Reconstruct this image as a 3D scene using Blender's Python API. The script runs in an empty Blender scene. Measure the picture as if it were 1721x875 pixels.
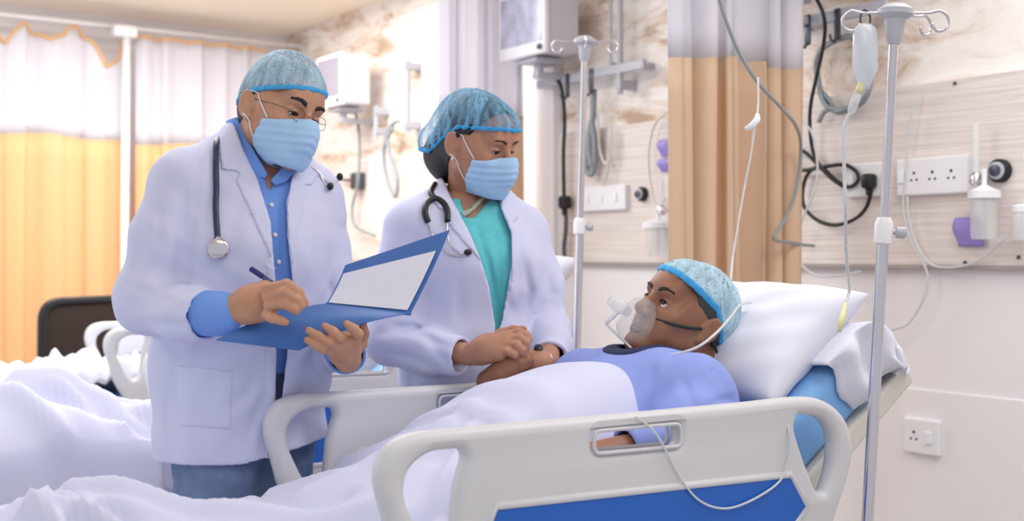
import bpy, bmesh, math, random
import numpy as np
from mathutils import Vector, Matrix
from mathutils.bvhtree import BVHTree

random.seed(7)
SC = bpy.context.scene
COL = SC.collection

# ------------------------------------------------------------------ camera
FPX, CX, CY, CAM_H = 2000.0, 860.5, 426.0, 1.30
ROT = math.radians(-34.4)
CO, SI = math.cos(-ROT), math.sin(-ROT)          # forward = (SI, CO), right = (CO, -SI)
cam_d = bpy.data.cameras.new('camera')
cam = bpy.data.objects.new('camera', cam_d)
COL.objects.link(cam)
cam.location = (0, 0, CAM_H)
cam.rotation_euler = (math.radians(90), 0, ROT)
cam_d.sensor_width = 36.0
cam_d.sensor_fit = 'HORIZONTAL'
cam_d.lens = FPX / 1721 * 36.0
cam_d.shift_y = (CY - 437.5) / 1721
cam_d.dof.use_dof = True
cam_d.dof.focus_distance = 2.45
cam_d.dof.aperture_fstop = 3.4
cam_d.clip_start = 0.05
SC.camera = cam

# ------------------------------------------------------------------ light
SC.view_settings.view_transform = 'Standard'
SC.view_settings.look = 'None'
SC.view_settings.gamma = 1.0
SC.view_settings.use_curve_mapping = False
SC.view_settings.exposure = 0.43
W = bpy.data.worlds.new('world')
SC.world = W
W.use_nodes = True
W.node_tree.nodes['Background'].inputs[0].default_value = (0.93, 0.95, 1.0, 1)
W.node_tree.nodes['Background'].inputs[1].default_value = 0.5

def area(name, loc, size, power, rot=(0, 0, 0), col=(1, 1, 1)):
    d = bpy.data.lights.new(name, 'AREA')
    d.shape = 'RECTANGLE'
    d.size, d.size_y = size
    d.energy = power
    d.color = col
    o = bpy.data.objects.new(name, d)
    COL.objects.link(o)
    o.location = loc
    o.rotation_euler = rot
    return o
CEIL = 2.78
area('ceiling_fill_lamp', (0.6, 0.2, 2.74), (1.2, 1.2), 9, col=(1, .98, .95))  # this and the next three: soft fill added below the unseen ceiling
area('ceiling_fill_lamp', (2.5, 1.2, 2.74), (1.2, 1.2), 14, col=(1, .98, .95))
area('ceiling_fill_lamp', (1.2, 3.4, 2.74), (1.2, 1.2), 13, col=(1, .98, .95))
area('ceiling_fill_lamp', (1.9, 5.6, 2.74), (1.6, 1.6), 60, col=(1, .97, .93))  # strongest added fill, brightens the far bay
area('left_fill_light', (-1.3, 4.6, 1.7), (3.0, 1.8), 20, rot=(0, math.radians(-90), 0), col=(.95, .97, 1))  # added fill through the open left side; no window stands there

# ------------------------------------------------------------------ frames
def cw(p):                                         # camera-aligned (right, forward, up) -> world
    return Vector((CO * p[0] + SI * p[1], -SI * p[0] + CO * p[1], p[2]))
M_CW = Matrix(((CO, SI, 0, 0), (-SI, CO, 0, 0), (0, 0, 1, 0), (0, 0, 0, 1)))
def wc(p):
    return Vector((CO * p[0] - SI * p[1], SI * p[0] + CO * p[1], p[2]))
def PX(px, py, Y):                                 # point at depth Y, camera-aligned frame
    return Vector(((px - CX) * Y / FPX, Y, CAM_H - (py - CY) * Y / FPX))
def at(px, py, Y):
    return cw(PX(px, py, Y))
def on_v(px, py, v):
    a = (px - CX) / FPX
    return at(px, py, v / (CO - SI * a))
def on_u(px, py, u):
    a = (px - CX) / FPX
    return at(px, py, u / (CO * a + SI))

# ------------------------------------------------------------------ materials
def lin(h):
    h = h.lstrip('#')
    r = []
    for i in (0, 2, 4):
        c = int(h[i:i + 2], 16) / 255
        r.append(c / 12.92 if c <= .04045 else ((c + .055) / 1.055) ** 2.4)
    return (*r, 1)

def mat(name, col, rough=.6, metal=0, bump=0, bscale=200, var=0, vscale=6, **kw):
    m = bpy.data.materials.new(name)
    m.use_nodes = True
    nt = m.node_tree
    b = nt.nodes['Principled BSDF']
    c = lin(col) if isinstance(col, str) else (*col, 1)
    b.inputs['Base Color'].default_value = c
    b.inputs['Roughness'].default_value = rough
    b.inputs['Metallic'].default_value = metal
    for k, v in kw.items():
        b.inputs[k.replace('_', ' ')].default_value = v
    if bump or var:
        tc = nt.nodes.new('ShaderNodeTexCoord')
    if bump:
        n = nt.nodes.new('ShaderNodeTexNoise')
        n.inputs['Scale'].default_value = bscale
        n.inputs['Detail'].default_value = 4
        nt.links.new(tc.outputs['Object'], n.inputs['Vector'])
        bp = nt.nodes.new('ShaderNodeBump')
        bp.inputs['Strength'].default_value = bump
        bp.inputs['Distance'].default_value = .003
        nt.links.new(n.outputs['Fac'], bp.inputs['Height'])
        nt.links.new(bp.outputs['Normal'], b.inputs['Normal'])
    if var:
        n = nt.nodes.new('ShaderNodeTexNoise')
        n.inputs['Scale'].default_value = vscale
        n.inputs['Detail'].default_value = 5
        nt.links.new(tc.outputs['Object'], n.inputs['Vector'])
        r = nt.nodes.new('ShaderNodeValToRGB')
        r.color_ramp.elements[0].position = .3
        r.color_ramp.elements[1].position = .7
        r.color_ramp.elements[0].color = (*[x * (1 - var) for x in c[:3]], 1)
        r.color_ramp.elements[1].color = (*[min(1, x * (1 + var)) for x in c[:3]], 1)
        nt.links.new(n.outputs['Fac'], r.inputs['Fac'])
        nt.links.new(r.outputs['Color'], b.inputs['Base Color'])
    return m

def sheer(name, col, alpha, rough=.7, cells=0, dark=None):   # thin translucent cloth
    m = mat(name, col, rough)
    b = m.node_tree.nodes['Principled BSDF']
    b.inputs['Alpha'].default_value = alpha
    if cells:
        nt = m.node_tree
        tc = nt.nodes.new('ShaderNodeTexCoord')
        mp = nt.nodes.new('ShaderNodeMapping')
        mp.inputs['Scale'].default_value = (1, 1, .28)
        n = nt.nodes.new('ShaderNodeTexNoise')
        n.inputs['Scale'].default_value = cells
        n.inputs['Detail'].default_value = 6
        n.inputs['Distortion'].default_value = 1.4
        r = nt.nodes.new('ShaderNodeMapRange')
        r.inputs[1].default_value, r.inputs[2].default_value = .36, .66
        r.inputs[3].default_value, r.inputs[4].default_value = alpha - .18, min(1, alpha + .25)
        nt.links.new(tc.outputs['Object'], mp.inputs['Vector'])
        nt.links.new(mp.outputs['Vector'], n.inputs['Vector'])
        nt.links.new(n.outputs['Fac'], r.inputs[0])
        nt.links.new(r.outputs[0], b.inputs['Alpha'])
    return m

# ------------------------------------------------------------------ objects
def tag(o, label=None, cat=None, group=None, kind=None):
    if label: o['label'] = label
    if cat: o['category'] = cat
    if group: o['group'] = group
    if kind: o['kind'] = kind
    return o
def thing(name, label, cat, loc, rz=0, group=None):
    o = bpy.data.objects.new(name, None)
    o.empty_display_size = .05
    COL.objects.link(o)
    o.location = loc
    o.rotation_euler = (0, 0, rz)
    return tag(o, label, cat, group)
def basis_of(o):
    m = Matrix.Identity(4)
    while o:
        m = (Matrix.Translation(o.location) @ o.rotation_euler.to_matrix().to_4x4()) @ m
        o = o.parent
    return m
def obj(name, me, m, parent=None, smooth=True, origin=None, ang=None):
    """link a mesh given in world coordinates as one object (its origin at ORIGIN, or its parent's)"""
    if isinstance(me, bmesh.types.BMesh):
        bm = me
        me = bpy.data.meshes.new(name)
        bm.normal_update()
        bm.to_mesh(me)
        bm.free()
    me.name = name
    ms = m if isinstance(m, (list, tuple)) else [m]
    if not me.materials:
        for x in ms: me.materials.append(x)
    o = bpy.data.objects.new(name, me)
    COL.objects.link(o)
    if parent:
        me.transform(basis_of(parent).inverted())
        o.parent = parent
    elif origin is not None:
        me.transform(Matrix.Translation(-Vector(origin)))
        o.location = origin
    if smooth:
        me.polygons.foreach_set('use_smooth', [True] * len(me.polygons))
        if ang:
            me.set_sharp_from_angle(angle=math.radians(ang))
    me.update()
    return o
def struct(name, me, m, **kw):
    return tag(obj(name, me, m, **kw), kind='structure')

def box(bm, lo, hi, bev=0, M=None, seg=2):
    lo, hi = Vector(lo), Vector(hi)
    T = Matrix.Translation((lo + hi) / 2) @ Matrix.Diagonal((*(hi - lo), 1))
    if M is not None: T = M @ T
    r = bmesh.ops.create_cube(bm, size=1, matrix=T)
    if bev:
        es = list({e for v in r['verts'] for e in v.link_edges})
        bmesh.ops.bevel(bm, geom=es, offset=bev, segments=seg, profile=.5, affect='EDGES')
    return bm
def axis_mat(a, b):
    a, b = Vector(a), Vector(b)
    d = b - a
    q = d.to_track_quat('Z', 'Y')
    return Matrix.Translation((a + b) / 2) @ q.to_matrix().to_4x4(), d.length
def cyl(bm, a, b, r, r2=None, n=20):
    M, L = axis_mat(a, b)
    bmesh.ops.create_cone(bm, cap_ends=True, segments=n, radius1=r, radius2=r if r2 is None else r2, depth=L, matrix=M)
    return bm
def ball(bm, c, r, n=16, sc=(1, 1, 1), M=None):
    T = Matrix.Translation(c) @ (M or Matrix.Identity(4)) @ Matrix.Diagonal((*sc, 1))
    bmesh.ops.create_uvsphere(bm, u_segments=n, v_segments=max(6, n // 2), radius=r, matrix=T)
    return bm
def lathe(bm, prof, a, axis, n=28):
    """prof: (radius, distance along axis)"""
    q = Vector(axis).to_track_quat('Z', 'Y')
    rows = []
    for r, h in prof:
        rows.append([bm.verts.new(Vector(a) + q @ Vector((max(r, 1e-5) * math.cos(2 * math.pi * i / n), max(r, 1e-5) * math.sin(2 * math.pi * i / n), h))) for i in range(n)])
    for i in range(len(rows) - 1):
        for j in range(n):
            bm.faces.new((rows[i][j], rows[i][(j + 1) % n], rows[i + 1][(j + 1) % n], rows[i + 1][j]))
    bm.faces.new(rows[0][::-1]); bm.faces.new(rows[-1])
    return bm
def spline(pts, n=8, closed=False):
    P = [Vector(p) for p in pts]
    out = []
    N = len(P)
    for i in range(N if closed else N - 1):
        p0 = P[i - 1] if (i > 0 or closed) else P[0]
        p1, p2 = P[i], P[(i + 1) % N]
        p3 = P[(i + 2) % N] if (i + 2 < N or closed) else P[-1]
        for k in range(n):
            t = k / n
            out.append(.5 * (2 * p1 + (p2 - p0) * t + (2 * p0 - 5 * p1 + 4 * p2 - p3) * t * t + (3 * p1 - p0 - 3 * p2 + p3) * t ** 3))
    if not closed: out.append(P[-1])
    return out
def tube(bm, pts, r, n=10, closed=False, cap=True, flat=None):
    """sweep a round (or FLAT = (width vector, ratio)) section along pts; r may be a list"""
    P = [Vector(p) for p in pts]
    N = len(P)
    rows = []
    up = None
    for i, p in enumerate(P):
        a = P[i - 1] if (i > 0 or closed) else P[i]
        b = P[(i + 1) % N] if (i < N - 1 or closed) else P[i]
        t = (b - a)
        t = t.normalized() if t.length > 1e-9 else Vector((0, 0, 1))
        if up is None:
            up = t.orthogonal().normalized()
        up = (up - t * up.dot(t))
        up = up.normalized() if up.length > 1e-6 else t.orthogonal().normalized()
        s = t.cross(up)
        rr = r[i] if isinstance(r, (list, tuple)) else r
        ring = []
        for k in range(n):
            q = up * (rr * math.cos(2 * math.pi * k / n)) + s * (rr * math.sin(2 * math.pi * k / n))
            if flat:
                w = Vector(flat[0]).normalized()
                q = w * q.dot(w) * flat[1] + (q - w * q.dot(w))
            ring.append(bm.verts.new(p + q))
        rows.append(ring)
    for i in range(N if closed else N - 1):
        A, B = rows[i], rows[(i + 1) % N]
        for k in range(n):
            bm.faces.new((A[k], A[(k + 1) % n], B[(k + 1) % n], B[k]))
    if cap and not closed:
        bm.faces.new(rows[0][::-1]); bm.faces.new(rows[-1])
    return bm
def rounded(pts, r, n=6):
    """2-D polygon with rounded corners; r one radius or one per corner"""
    out = []
    N = len(pts)
    for i in range(N):
        p = Vector(pts[i]); a = Vector(pts[i - 1]); b = Vector(pts[(i + 1) % N])
        rr = r[i] if isinstance(r, (list, tuple)) else r
        if rr <= 0:
            out.append(p); continue
        da, db = (a - p), (b - p)
        rr = min(rr, da.length * .49, db.length * .49)
        s, e = p + da.normalized() * rr, p + db.normalized() * rr
        for k in range(n + 1):
            t = k / n
            out.append((1 - t) ** 2 * s + 2 * t * (1 - t) * p + t * t * e)
    return out
def plate(loops, M, thick, bev, res=3):
    """2-D loops (the first the outline, the others holes) to a solid of total THICK with rounded rims; M maps (x, y, normal)"""
    from mathutils.geometry import tessellate_polygon
    bm = NB()
    h = thick / 2
    prof = [(bev * (1 - math.sin(t)), s * (h - bev + bev * math.cos(t))) for s, ts in ((1, range(res + 1)), (-1, range(res, -1, -1))) for t in [math.pi / 2 * k / res for k in ts]]
    if h - bev < 1e-5: prof.pop(res)
    ends = ([], [])
    for k, L in enumerate(loops):
        L = [Vector((p[0], p[1])) for p in L]
        ar = sum(a.x * b.y - b.x * a.y for a, b in zip(L, L[1:] + L[:1]))
        if (ar > 0) != (k == 0): L = L[::-1]       # outline one way round, holes the other
        N = []
        for i in range(len(L)):
            d = L[(i + 1) % len(L)] - L[i - 1]
            d = d.normalized() if d.length > 1e-9 else Vector((1, 0))
            N.append(Vector((-d.y, d.x)))
        rows = [[bm.verts.new(M @ Vector((*(p + n * o), z))) for p, n in zip(L, N)] for o, z in prof]
        m = len(L)
        for A, B in zip(rows, rows[1:]):
            for i in range(m):
                bm.faces.new((A[i], B[i], B[(i + 1) % m], A[(i + 1) % m]))
        for e, row, o in ((0, rows[0], prof[0][0]), (1, rows[-1], prof[-1][0])):
            ends[e].append((row, [Vector((*(p + n * o), 0)) for p, n in zip(L, N)]))
    for e in (0, 1):
        flat = [v for row, _ in ends[e] for v in row]
        for tri in tessellate_polygon([q for _, q in ends[e]]):
            try: bm.faces.new([flat[i] for i in tri])
            except ValueError: pass
    bmesh.ops.recalc_face_normals(bm, faces=bm.faces[:])
    me = bpy.data.meshes.new('plate')
    bm.to_mesh(me); bm.free()
    return me
def prism(bm, poly, M, d0, d1):
    """solid from a 2-D polygon between heights d0 and d1 along the normal"""
    A = [bm.verts.new(M @ Vector((p[0], p[1], d0))) for p in poly]
    B = [bm.verts.new(M @ Vector((p[0], p[1], d1))) for p in poly]
    bm.faces.new(A[::-1]); bm.faces.new(B)
    n = len(poly)
    for i in range(n):
        bm.faces.new((A[i], A[(i + 1) % n], B[(i + 1) % n], B[i]))
    bmesh.ops.recalc_face_normals(bm, faces=bm.faces[:])
    return bm
def sheet(fn, us, vs, thick=0):
    """grid surface fn(u, v) -> point, optionally closed to a slab of THICK below"""
    bm = bmesh.new()
    G = [[bm.verts.new(fn(u, v)) for v in vs] for u in us]
    for i in range(len(us) - 1):
        for j in range(len(vs) - 1):
            bm.faces.new((G[i][j], G[i + 1][j], G[i + 1][j + 1], G[i][j + 1]))
    bm.normal_update()
    if thick:
        nu, nv = len(us), len(vs)
        H = [[bm.verts.new(p.co - p.normal * thick) for p in row] for row in G]
        for i in range(nu - 1):
            for j in range(nv - 1):
                bm.faces.new((H[i][j], H[i][j + 1], H[i + 1][j + 1], H[i + 1][j]))
        for i in range(nu - 1):
            bm.faces.new((G[i][0], H[i][0], H[i + 1][0], G[i + 1][0]))
            bm.faces.new((G[i][-1], G[i + 1][-1], H[i + 1][-1], H[i][-1]))
        for j in range(nv - 1):
            bm.faces.new((G[0][j], G[0][j + 1], H[0][j + 1], H[0][j]))
            bm.faces.new((G[-1][j], H[-1][j], H[-1][j + 1], G[-1][j + 1]))
    return bm
def NB(): return bmesh.new()
def copy_tree(o, parent=None):
    c = o.copy()
    COL.objects.link(c)
    c.parent = parent
    for ch in list(o.children): copy_tree(ch, c)
    return c

# ------------------------------------------------------------------ implicit solids (bodies and cloth grown as one surface)
BIG = 1.0
def _s(v): return np.float32(v)
class Vol:
    def __init__(s, lo, hi, h, D=None):
        s.lo = np.array(lo, float); s.h = h
        n = np.ceil((np.array(hi, float) - s.lo) / h).astype(int) + 1
        s.n = n
        s.ax = [(s.lo[i] + h * np.arange(n[i])).astype(np.float32) for i in range(3)]
        s.D = np.full(tuple(n), BIG, np.float32) if D is None else D
    def win(s, lo, hi, pad):
        sl = []
        for i in range(3):
            a = int(max(0, math.floor((lo[i] - pad - s.lo[i]) / s.h)))
            b = int(min(s.n[i], math.ceil((hi[i] + pad - s.lo[i]) / s.h) + 1))
            if b <= a: return None, None
            sl.append(slice(a, b))
        g = (s.ax[0][sl[0]][:, None, None], s.ax[1][sl[1]][None, :, None], s.ax[2][sl[2]][None, None, :])
        return tuple(sl), g
    def put(s, sl, d, k, sub=False):
        A = s.D[sl]
        if sub:
            d = -d
            if k > 0:
                hh = np.maximum(k - np.abs(A - d), 0) / k
                s.D[sl] = np.maximum(A, d) + hh * hh * k * .25
            else: s.D[sl] = np.maximum(A, d)
        else:
            if k > 0:
                hh = np.maximum(k - np.abs(A - d), 0) / k
                s.D[sl] = np.minimum(A, d) - hh * hh * k * .25
            else: s.D[sl] = np.minimum(A, d)
    def cone(s, a, b, ra, rb=None, k=.01, sub=False):
        rb = ra if rb is None else rb
        a, b = np.array(a, float), np.array(b, float)
        R = max(ra, rb)
        sl, g = s.win(np.minimum(a, b) - R, np.maximum(a, b) + R, k + .03)
        if sl is None: return s
        ba = b - a
        L2 = max(float(ba @ ba), 1e-12)
        p = [g[i] - _s(a[i]) for i in range(3)]
        t = np.clip((p[0] * _s(ba[0]) + p[1] * _s(ba[1]) + p[2] * _s(ba[2])) / _s(L2), 0, 1)
        d = np.sqrt(sum((p[i] - t * _s(ba[i])) ** 2 for i in range(3))) - (_s(ra) + _s(rb - ra) * t)
        s.put(sl, d, k, sub)
        return s
    def chain(s, pts, rs, k=.01, sub=False):
        for i in range(len(pts) - 1): s.cone(pts[i], pts[i + 1], rs[i], rs[i + 1], k, sub)
        return s
    def ecap(s, a, b, ea, eb, xdir, k=.02, sub=False):
        """capsule of elliptic section: e = (half width along xdir, half depth)"""
        a, b = np.array(a, float), np.array(b, float)
        R = max(*ea, *eb)
        sl, g = s.win(np.minimum(a, b) - R, np.maximum(a, b) + R, k + .03)
        if sl is None: return s
        ba = b - a
        L = np.linalg.norm(ba)
        z = ba / L
        x = np.array(xdir, float); x = x - z * (x @ z); x /= np.linalg.norm(x)
        y = np.cross(z, x)
        p = [g[i] - _s(a[i]) for i in range(3)]
        dot = lambda w: p[0] * _s(w[0]) + p[1] * _s(w[1]) + p[2] * _s(w[2])
        w = dot(z)
        t = np.clip(w / _s(L), 0, 1)
        rx = _s(ea[0]) + _s(eb[0] - ea[0]) * t
        ry = _s(ea[1]) + _s(eb[1] - ea[1]) * t
        m = np.minimum(rx, ry)
        e = w - t * _s(L)
        qx, qy, qz = dot(x) / rx, dot(y) / ry, e / m
        k0 = np.sqrt(qx * qx + qy * qy + qz * qz) + _s(1e-6)
        k1 = np.sqrt((qx / rx) ** 2 + (qy / ry) ** 2 + (qz / m) ** 2) + _s(1e-6)
        s.put(sl, k0 * (k0 - 1) / k1, k, sub)
        return s
    def ell(s, c, r, R=None, k=.01, sub=False):
        c = np.array(c, float)
        R = np.eye(3) if R is None else np.array(R, float)
        m = max(r)
        sl, g = s.win(c - m, c + m, k + .03)
        if sl is None: return s
        p = [g[i] - _s(c[i]) for i in range(3)]
        q = [p[0] * _s(R[0, j]) + p[1] * _s(R[1, j]) + p[2] * _s(R[2, j]) for j in range(3)]
        k0 = np.sqrt(sum((q[j] / _s(r[j])) ** 2 for j in range(3))) + _s(1e-6)
        k1 = np.sqrt(sum((q[j] / _s(r[j] ** 2)) ** 2 for j in range(3))) + _s(1e-6)
        s.put(sl, k0 * (k0 - 1) / k1, k, sub)
        return s
    def copy(s):
        v = Vol.__new__(Vol); v.lo, v.h, v.n, v.ax, v.D = s.lo, s.h, s.n, s.ax, s.D.copy()
        return v
    def crop(s, lo, hi):
        sl, g = s.win(lo, hi, 0)
        v = Vol.__new__(Vol)
        v.lo = np.array([s.ax[i][sl[i].start] for i in range(3)], float); v.h = s.h
        v.ax = [s.ax[i][sl[i]] for i in range(3)]
        v.n = np.array([len(a) for a in v.ax]); v.D = s.D[sl].copy()
        return v
    def grid(s):
        return s.ax[0][:, None, None], s.ax[1][None, :, None], s.ax[2][None, None, :]
    def half(s, p, n):                             # keep the side the normal points away from
        n = np.array(n, float); n /= np.linalg.norm(n)
        X, Y, Z = s.grid()
        s.D = np.maximum(s.D, (X - _s(p[0])) * _s(n[0]) + (Y - _s(p[1])) * _s(n[1]) + (Z - _s(p[2])) * _s(n[2]))
        return s
    def pix(s):
        X, Y, Z = s.grid()
        return CX + FPX * X / Y + 0 * Z, CY - FPX * (Z - _s(CAM_H)) / Y + 0 * X
    def poly(s, pts):
        """signed distance (metres) to the solid that a polygon seen at (px, py) sweeps"""
        px, py = s.pix()
        d = np.full(px.shape, 1e9, np.float32)
        inside = np.zeros(px.shape, bool)
        n = len(pts)
        for i in range(n):
            ax_, ay = pts[i]; bx, by = pts[(i + 1) % n]
            ex, ey = bx - ax_, by - ay
            L2 = max(ex * ex + ey * ey, 1e-6)
            t = np.clip(((px - ax_) * ex + (py - ay) * ey) / L2, 0, 1)
            d = np.minimum(d, (px - ax_ - t * ex) ** 2 + (py - ay - t * ey) ** 2)
            if abs(ey) > 1e-9:
                c = ((ay > py) != (by > py)) & (px < ex * (py - ay) / ey + ax_)
                inside ^= c
        d = np.sqrt(d)
        Y = s.ax[1][None, :, None]
        return np.where(inside, -d, d).astype(np.float32) * Y / FPX
    def groove(s, line, w, depth, ymax=None, ymin=None):
        """press a crease of WIDTH px and DEPTH m into the surface along a line seen at (px, py)"""
        w = w * 1.7
        Ys = s.ax[1]
        lo = [min((p[0] - 3 * w - CX) * y / FPX for p in line for y in (Ys[0], Ys[-1])), Ys[0], min(CAM_H - (p[1] + 3 * w - CY) * y / FPX for p in line for y in (Ys[0], Ys[-1]))]
        hi = [max((p[0] + 3 * w - CX) * y / FPX for p in line for y in (Ys[0], Ys[-1])), Ys[-1] if ymax is None else ymax, max(CAM_H - (p[1] - 3 * w - CY) * y / FPX for p in line for y in (Ys[0], Ys[-1]))]
        if ymin is not None: lo[1] = ymin
        sl, g = s.win(lo, hi, 0)
        if sl is None: return s
        X, Y, Z = g
        px = CX + FPX * X / Y + 0 * Z
        py = CY - FPX * (Z - _s(CAM_H)) / Y + 0 * X
        d = np.full(px.shape, 1e9, np.float32)
        tt = np.zeros(px.shape, np.float32)
        n = len(line) - 1
        for i in range(n):
            ax_, ay = line[i]; ex, ey = line[i + 1][0] - ax_, line[i + 1][1] - ay
            t = np.clip(((px - ax_) * ex + (py - ay) * ey) / max(ex * ex + ey * ey, 1e-6), 0, 1)
            dd = (px - ax_ - t * ex) ** 2 + (py - ay - t * ey) ** 2
            m = dd < d
            d = np.where(m, dd, d); tt = np.where(m, (i + t) / n, tt)
        env = np.sin(np.pi * np.clip(tt * .9 + .05, 0, 1)) ** .6
        s.D[sl] += depth * env * np.exp(-d / (w * w))
        return s
    def wobble(s, amp, f, seed=0):
        X, Y, Z = s.grid()
        rs = np.random.RandomState(seed)
        for _ in range(4):
            a = rs.normal(size=3) * f; ph = rs.rand() * 6.28
            s.D += amp * .5 * np.sin(X * _s(a[0]) + Y * _s(a[1]) + Z * _s(a[2]) + 1.3 * np.sin(Z * _s(f * .7) + X * _s(f * .5) + _s(ph)))
        return s
    def shell(s, o0, o1):                          # cloth between two offsets of the surface
        v = s.copy(); v.D = np.maximum(s.D - o1, -(s.D - o0))
        return v
    def cut(s, d):
        s.D = np.maximum(s.D, -d); return s
    def keep(s, d):
        s.D = np.maximum(s.D, d); return s
    def data(s, relax=1):
        D = s.D
        S = D < 0
        c = np.zeros(tuple(np.array(D.shape) - 1), np.uint8)
        for i in (0, 1):
            for j in (0, 1):
                for k in (0, 1):
                    c += S[i:D.shape[0] - 1 + i, j:D.shape[1] - 1 + j, k:D.shape[2] - 1 + k]
        act = (c > 0) & (c < 8)
        ijk = np.argwhere(act)
        idx = np.full(c.shape, -1, np.int32)
        idx[act] = np.arange(len(ijk))
        acc = np.zeros((len(ijk), 3)); cnt = np.zeros(len(ijk))
        cs = [(i, j, k) for i in (0, 1) for j in (0, 1) for k in (0, 1)]
        val = {q: D[ijk[:, 0] + q[0], ijk[:, 1] + q[1], ijk[:, 2] + q[2]] for q in cs}
        for q in cs:
            for axn in range(3):
                if q[axn] == 0:
                    e = list(q); e[axn] = 1; e = tuple(e)
                    a, b = val[q], val[e]
                    m = (a < 0) != (b < 0)
                    t = np.where(m, a / np.where(m, a - b, 1), 0)
                    pos = np.tile(np.array(q, float), (len(ijk), 1)); pos[:, axn] = t
                    acc[m] += pos[m]; cnt[m] += 1
        V = s.lo + (ijk + acc / np.maximum(cnt, 1)[:, None]) * s.h
        F = []
        for axn in range(3):
            o1, o2 = [(1, 2), (2, 0), (0, 1)][axn]
            sa = [slice(None)] * 3; sb = [slice(None)] * 3
            sa[axn] = slice(0, -1); sb[axn] = slice(1, None)
            A, B = S[tuple(sa)], S[tuple(sb)]
            ch = A != B
            e = np.argwhere(ch)
            ok = (e[:, o1] > 0) & (e[:, o2] > 0) & (e[:, o1] < D.shape[o1] - 1) & (e[:, o2] < D.shape[o2] - 1)
            e = e[ok]
            flip = A[tuple(e.T)]
            q = []
            for (da, db) in ((1, 1), (0, 1), (0, 0), (1, 0)):
                w = e.copy(); w[:, o1] -= da; w[:, o2] -= db
                q.append(idx[tuple(w.T)])
            q = np.stack(q, 1)
            q[~flip] = q[~flip][:, ::-1]
            F.append(q)
        F = np.concatenate(F)
        F = F[(F >= 0).all(1)]
        for _ in range(relax):
            nb = np.zeros_like(V); nc = np.zeros(len(V))
            for i in range(4):
                a, b = F[:, i], F[:, (i + 1) % 4]
                np.add.at(nb, a, V[b]); np.add.at(nc, a, 1)
                np.add.at(nb, b, V[a]); np.add.at(nc, b, 1)
            V = V * .5 + .5 * nb / np.maximum(nc, 1)[:, None]
        return V, F
def to_mesh(parts, M=None, name='solid'):
    """one mesh from [(verts, quads)] ; M maps to world"""
    if not isinstance(parts, list): parts = [parts]
    Vs, Fs, n = [], [], 0
    for V, F in parts:
        Vs.append(V); Fs.append(F + n); n += len(V)
    V = np.concatenate(Vs); F = np.concatenate(Fs)
    if M is not None:
        A = np.array(M)
        V = V @ A[:3, :3].T + A[:3, 3]
    me = bpy.data.meshes.new(name)
    me.vertices.add(len(V)); me.vertices.foreach_set('co', V.astype(np.float32).ravel())
    me.loops.add(F.size); me.loops.foreach_set('vertex_index', F.astype(np.int32).ravel())
    me.polygons.add(len(F)); me.polygons.foreach_set('loop_start', np.arange(0, F.size, 4, dtype=np.int32))
    try: me.polygons.foreach_set('loop_total', np.full(len(F), 4, np.int32))
    except Exception: pass
    me.update(calc_edges=True)
    me.validate()
    return me
def vmesh(v, relax=1):
    return to_mesh(v.data(relax), M_CW)
def caster(objs):
    """rays from the photographer's place onto finished surfaces, to lay trim on them"""
    trees = []
    for o in objs:
        me = o.data
        M = basis_of(o)
        vs = [M @ v.co for v in me.vertices]
        trees.append(BVHTree.FromPolygons(vs, [tuple(p.vertices) for p in me.polygons]))
    org = Vector((0, 0, CAM_H))
    def hit(px, py, lift=0.0):
        d = (at(px, py, 1.0) - org).normalized()
        best = None
        for t in trees:
            r = t.ray_cast(org, d)
            if r[0] is not None and (best is None or r[3] < best[3]): best = r
        if best is None: return None
        return best[0] + (best[1] if best[1].dot(d) < 0 else -best[1]) * lift
    return hit
# ------------------------------------------------------------------ shared materials
M_WALL = mat('wall_paint', '#efecef', .55, bump=.03, bscale=60)
M_CEIL = mat('ceiling_paint', '#fff4e2', .7)
M_WHITE = mat('white_plastic', '#eeeef2', .35)
M_GREYP = mat('grey_plastic', '#b9bac4', .4)
M_ABS = mat('bed_plastic', '#d3d3d8', .42, bump=.015, bscale=300)
M_BLUE = mat('blue_panel', '#1a62c4', .35)
M_MATT = mat('blue_mattress', '#7aaee6', .6, bump=.12, bscale=18)
M_STEEL = mat('steel', '#d6d2d8', .2, metal=1.0)
M_DSTEEL = mat('dark_steel', '#5b5e68', .35, metal=.8)
M_FRAME = mat('bed_enamel', '#d8d4cc', .4)
M_BLACK = mat('black_rubber', '#15161c', .45)
M_LIN = mat('bed_linen', '#d2d5ef', .85, bump=.05, bscale=500)
M_LINW = mat('white_linen', '#dddfee', .85, bump=.08, bscale=60)
M_TUBE = mat('clear_tubing', '#dfe2e6', .25, Alpha=.8)
M_GTUBE = mat('grey_tubing', '#8f979c', .4)
M_PURP = mat('purple_label', '#9a8ad6', .5)
M_CLEAR = mat('clear_plastic', '#f2f5f8', .12, Alpha=.38)
M_DARK = mat('socket_dark', '#2b2c33', .6)

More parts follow.
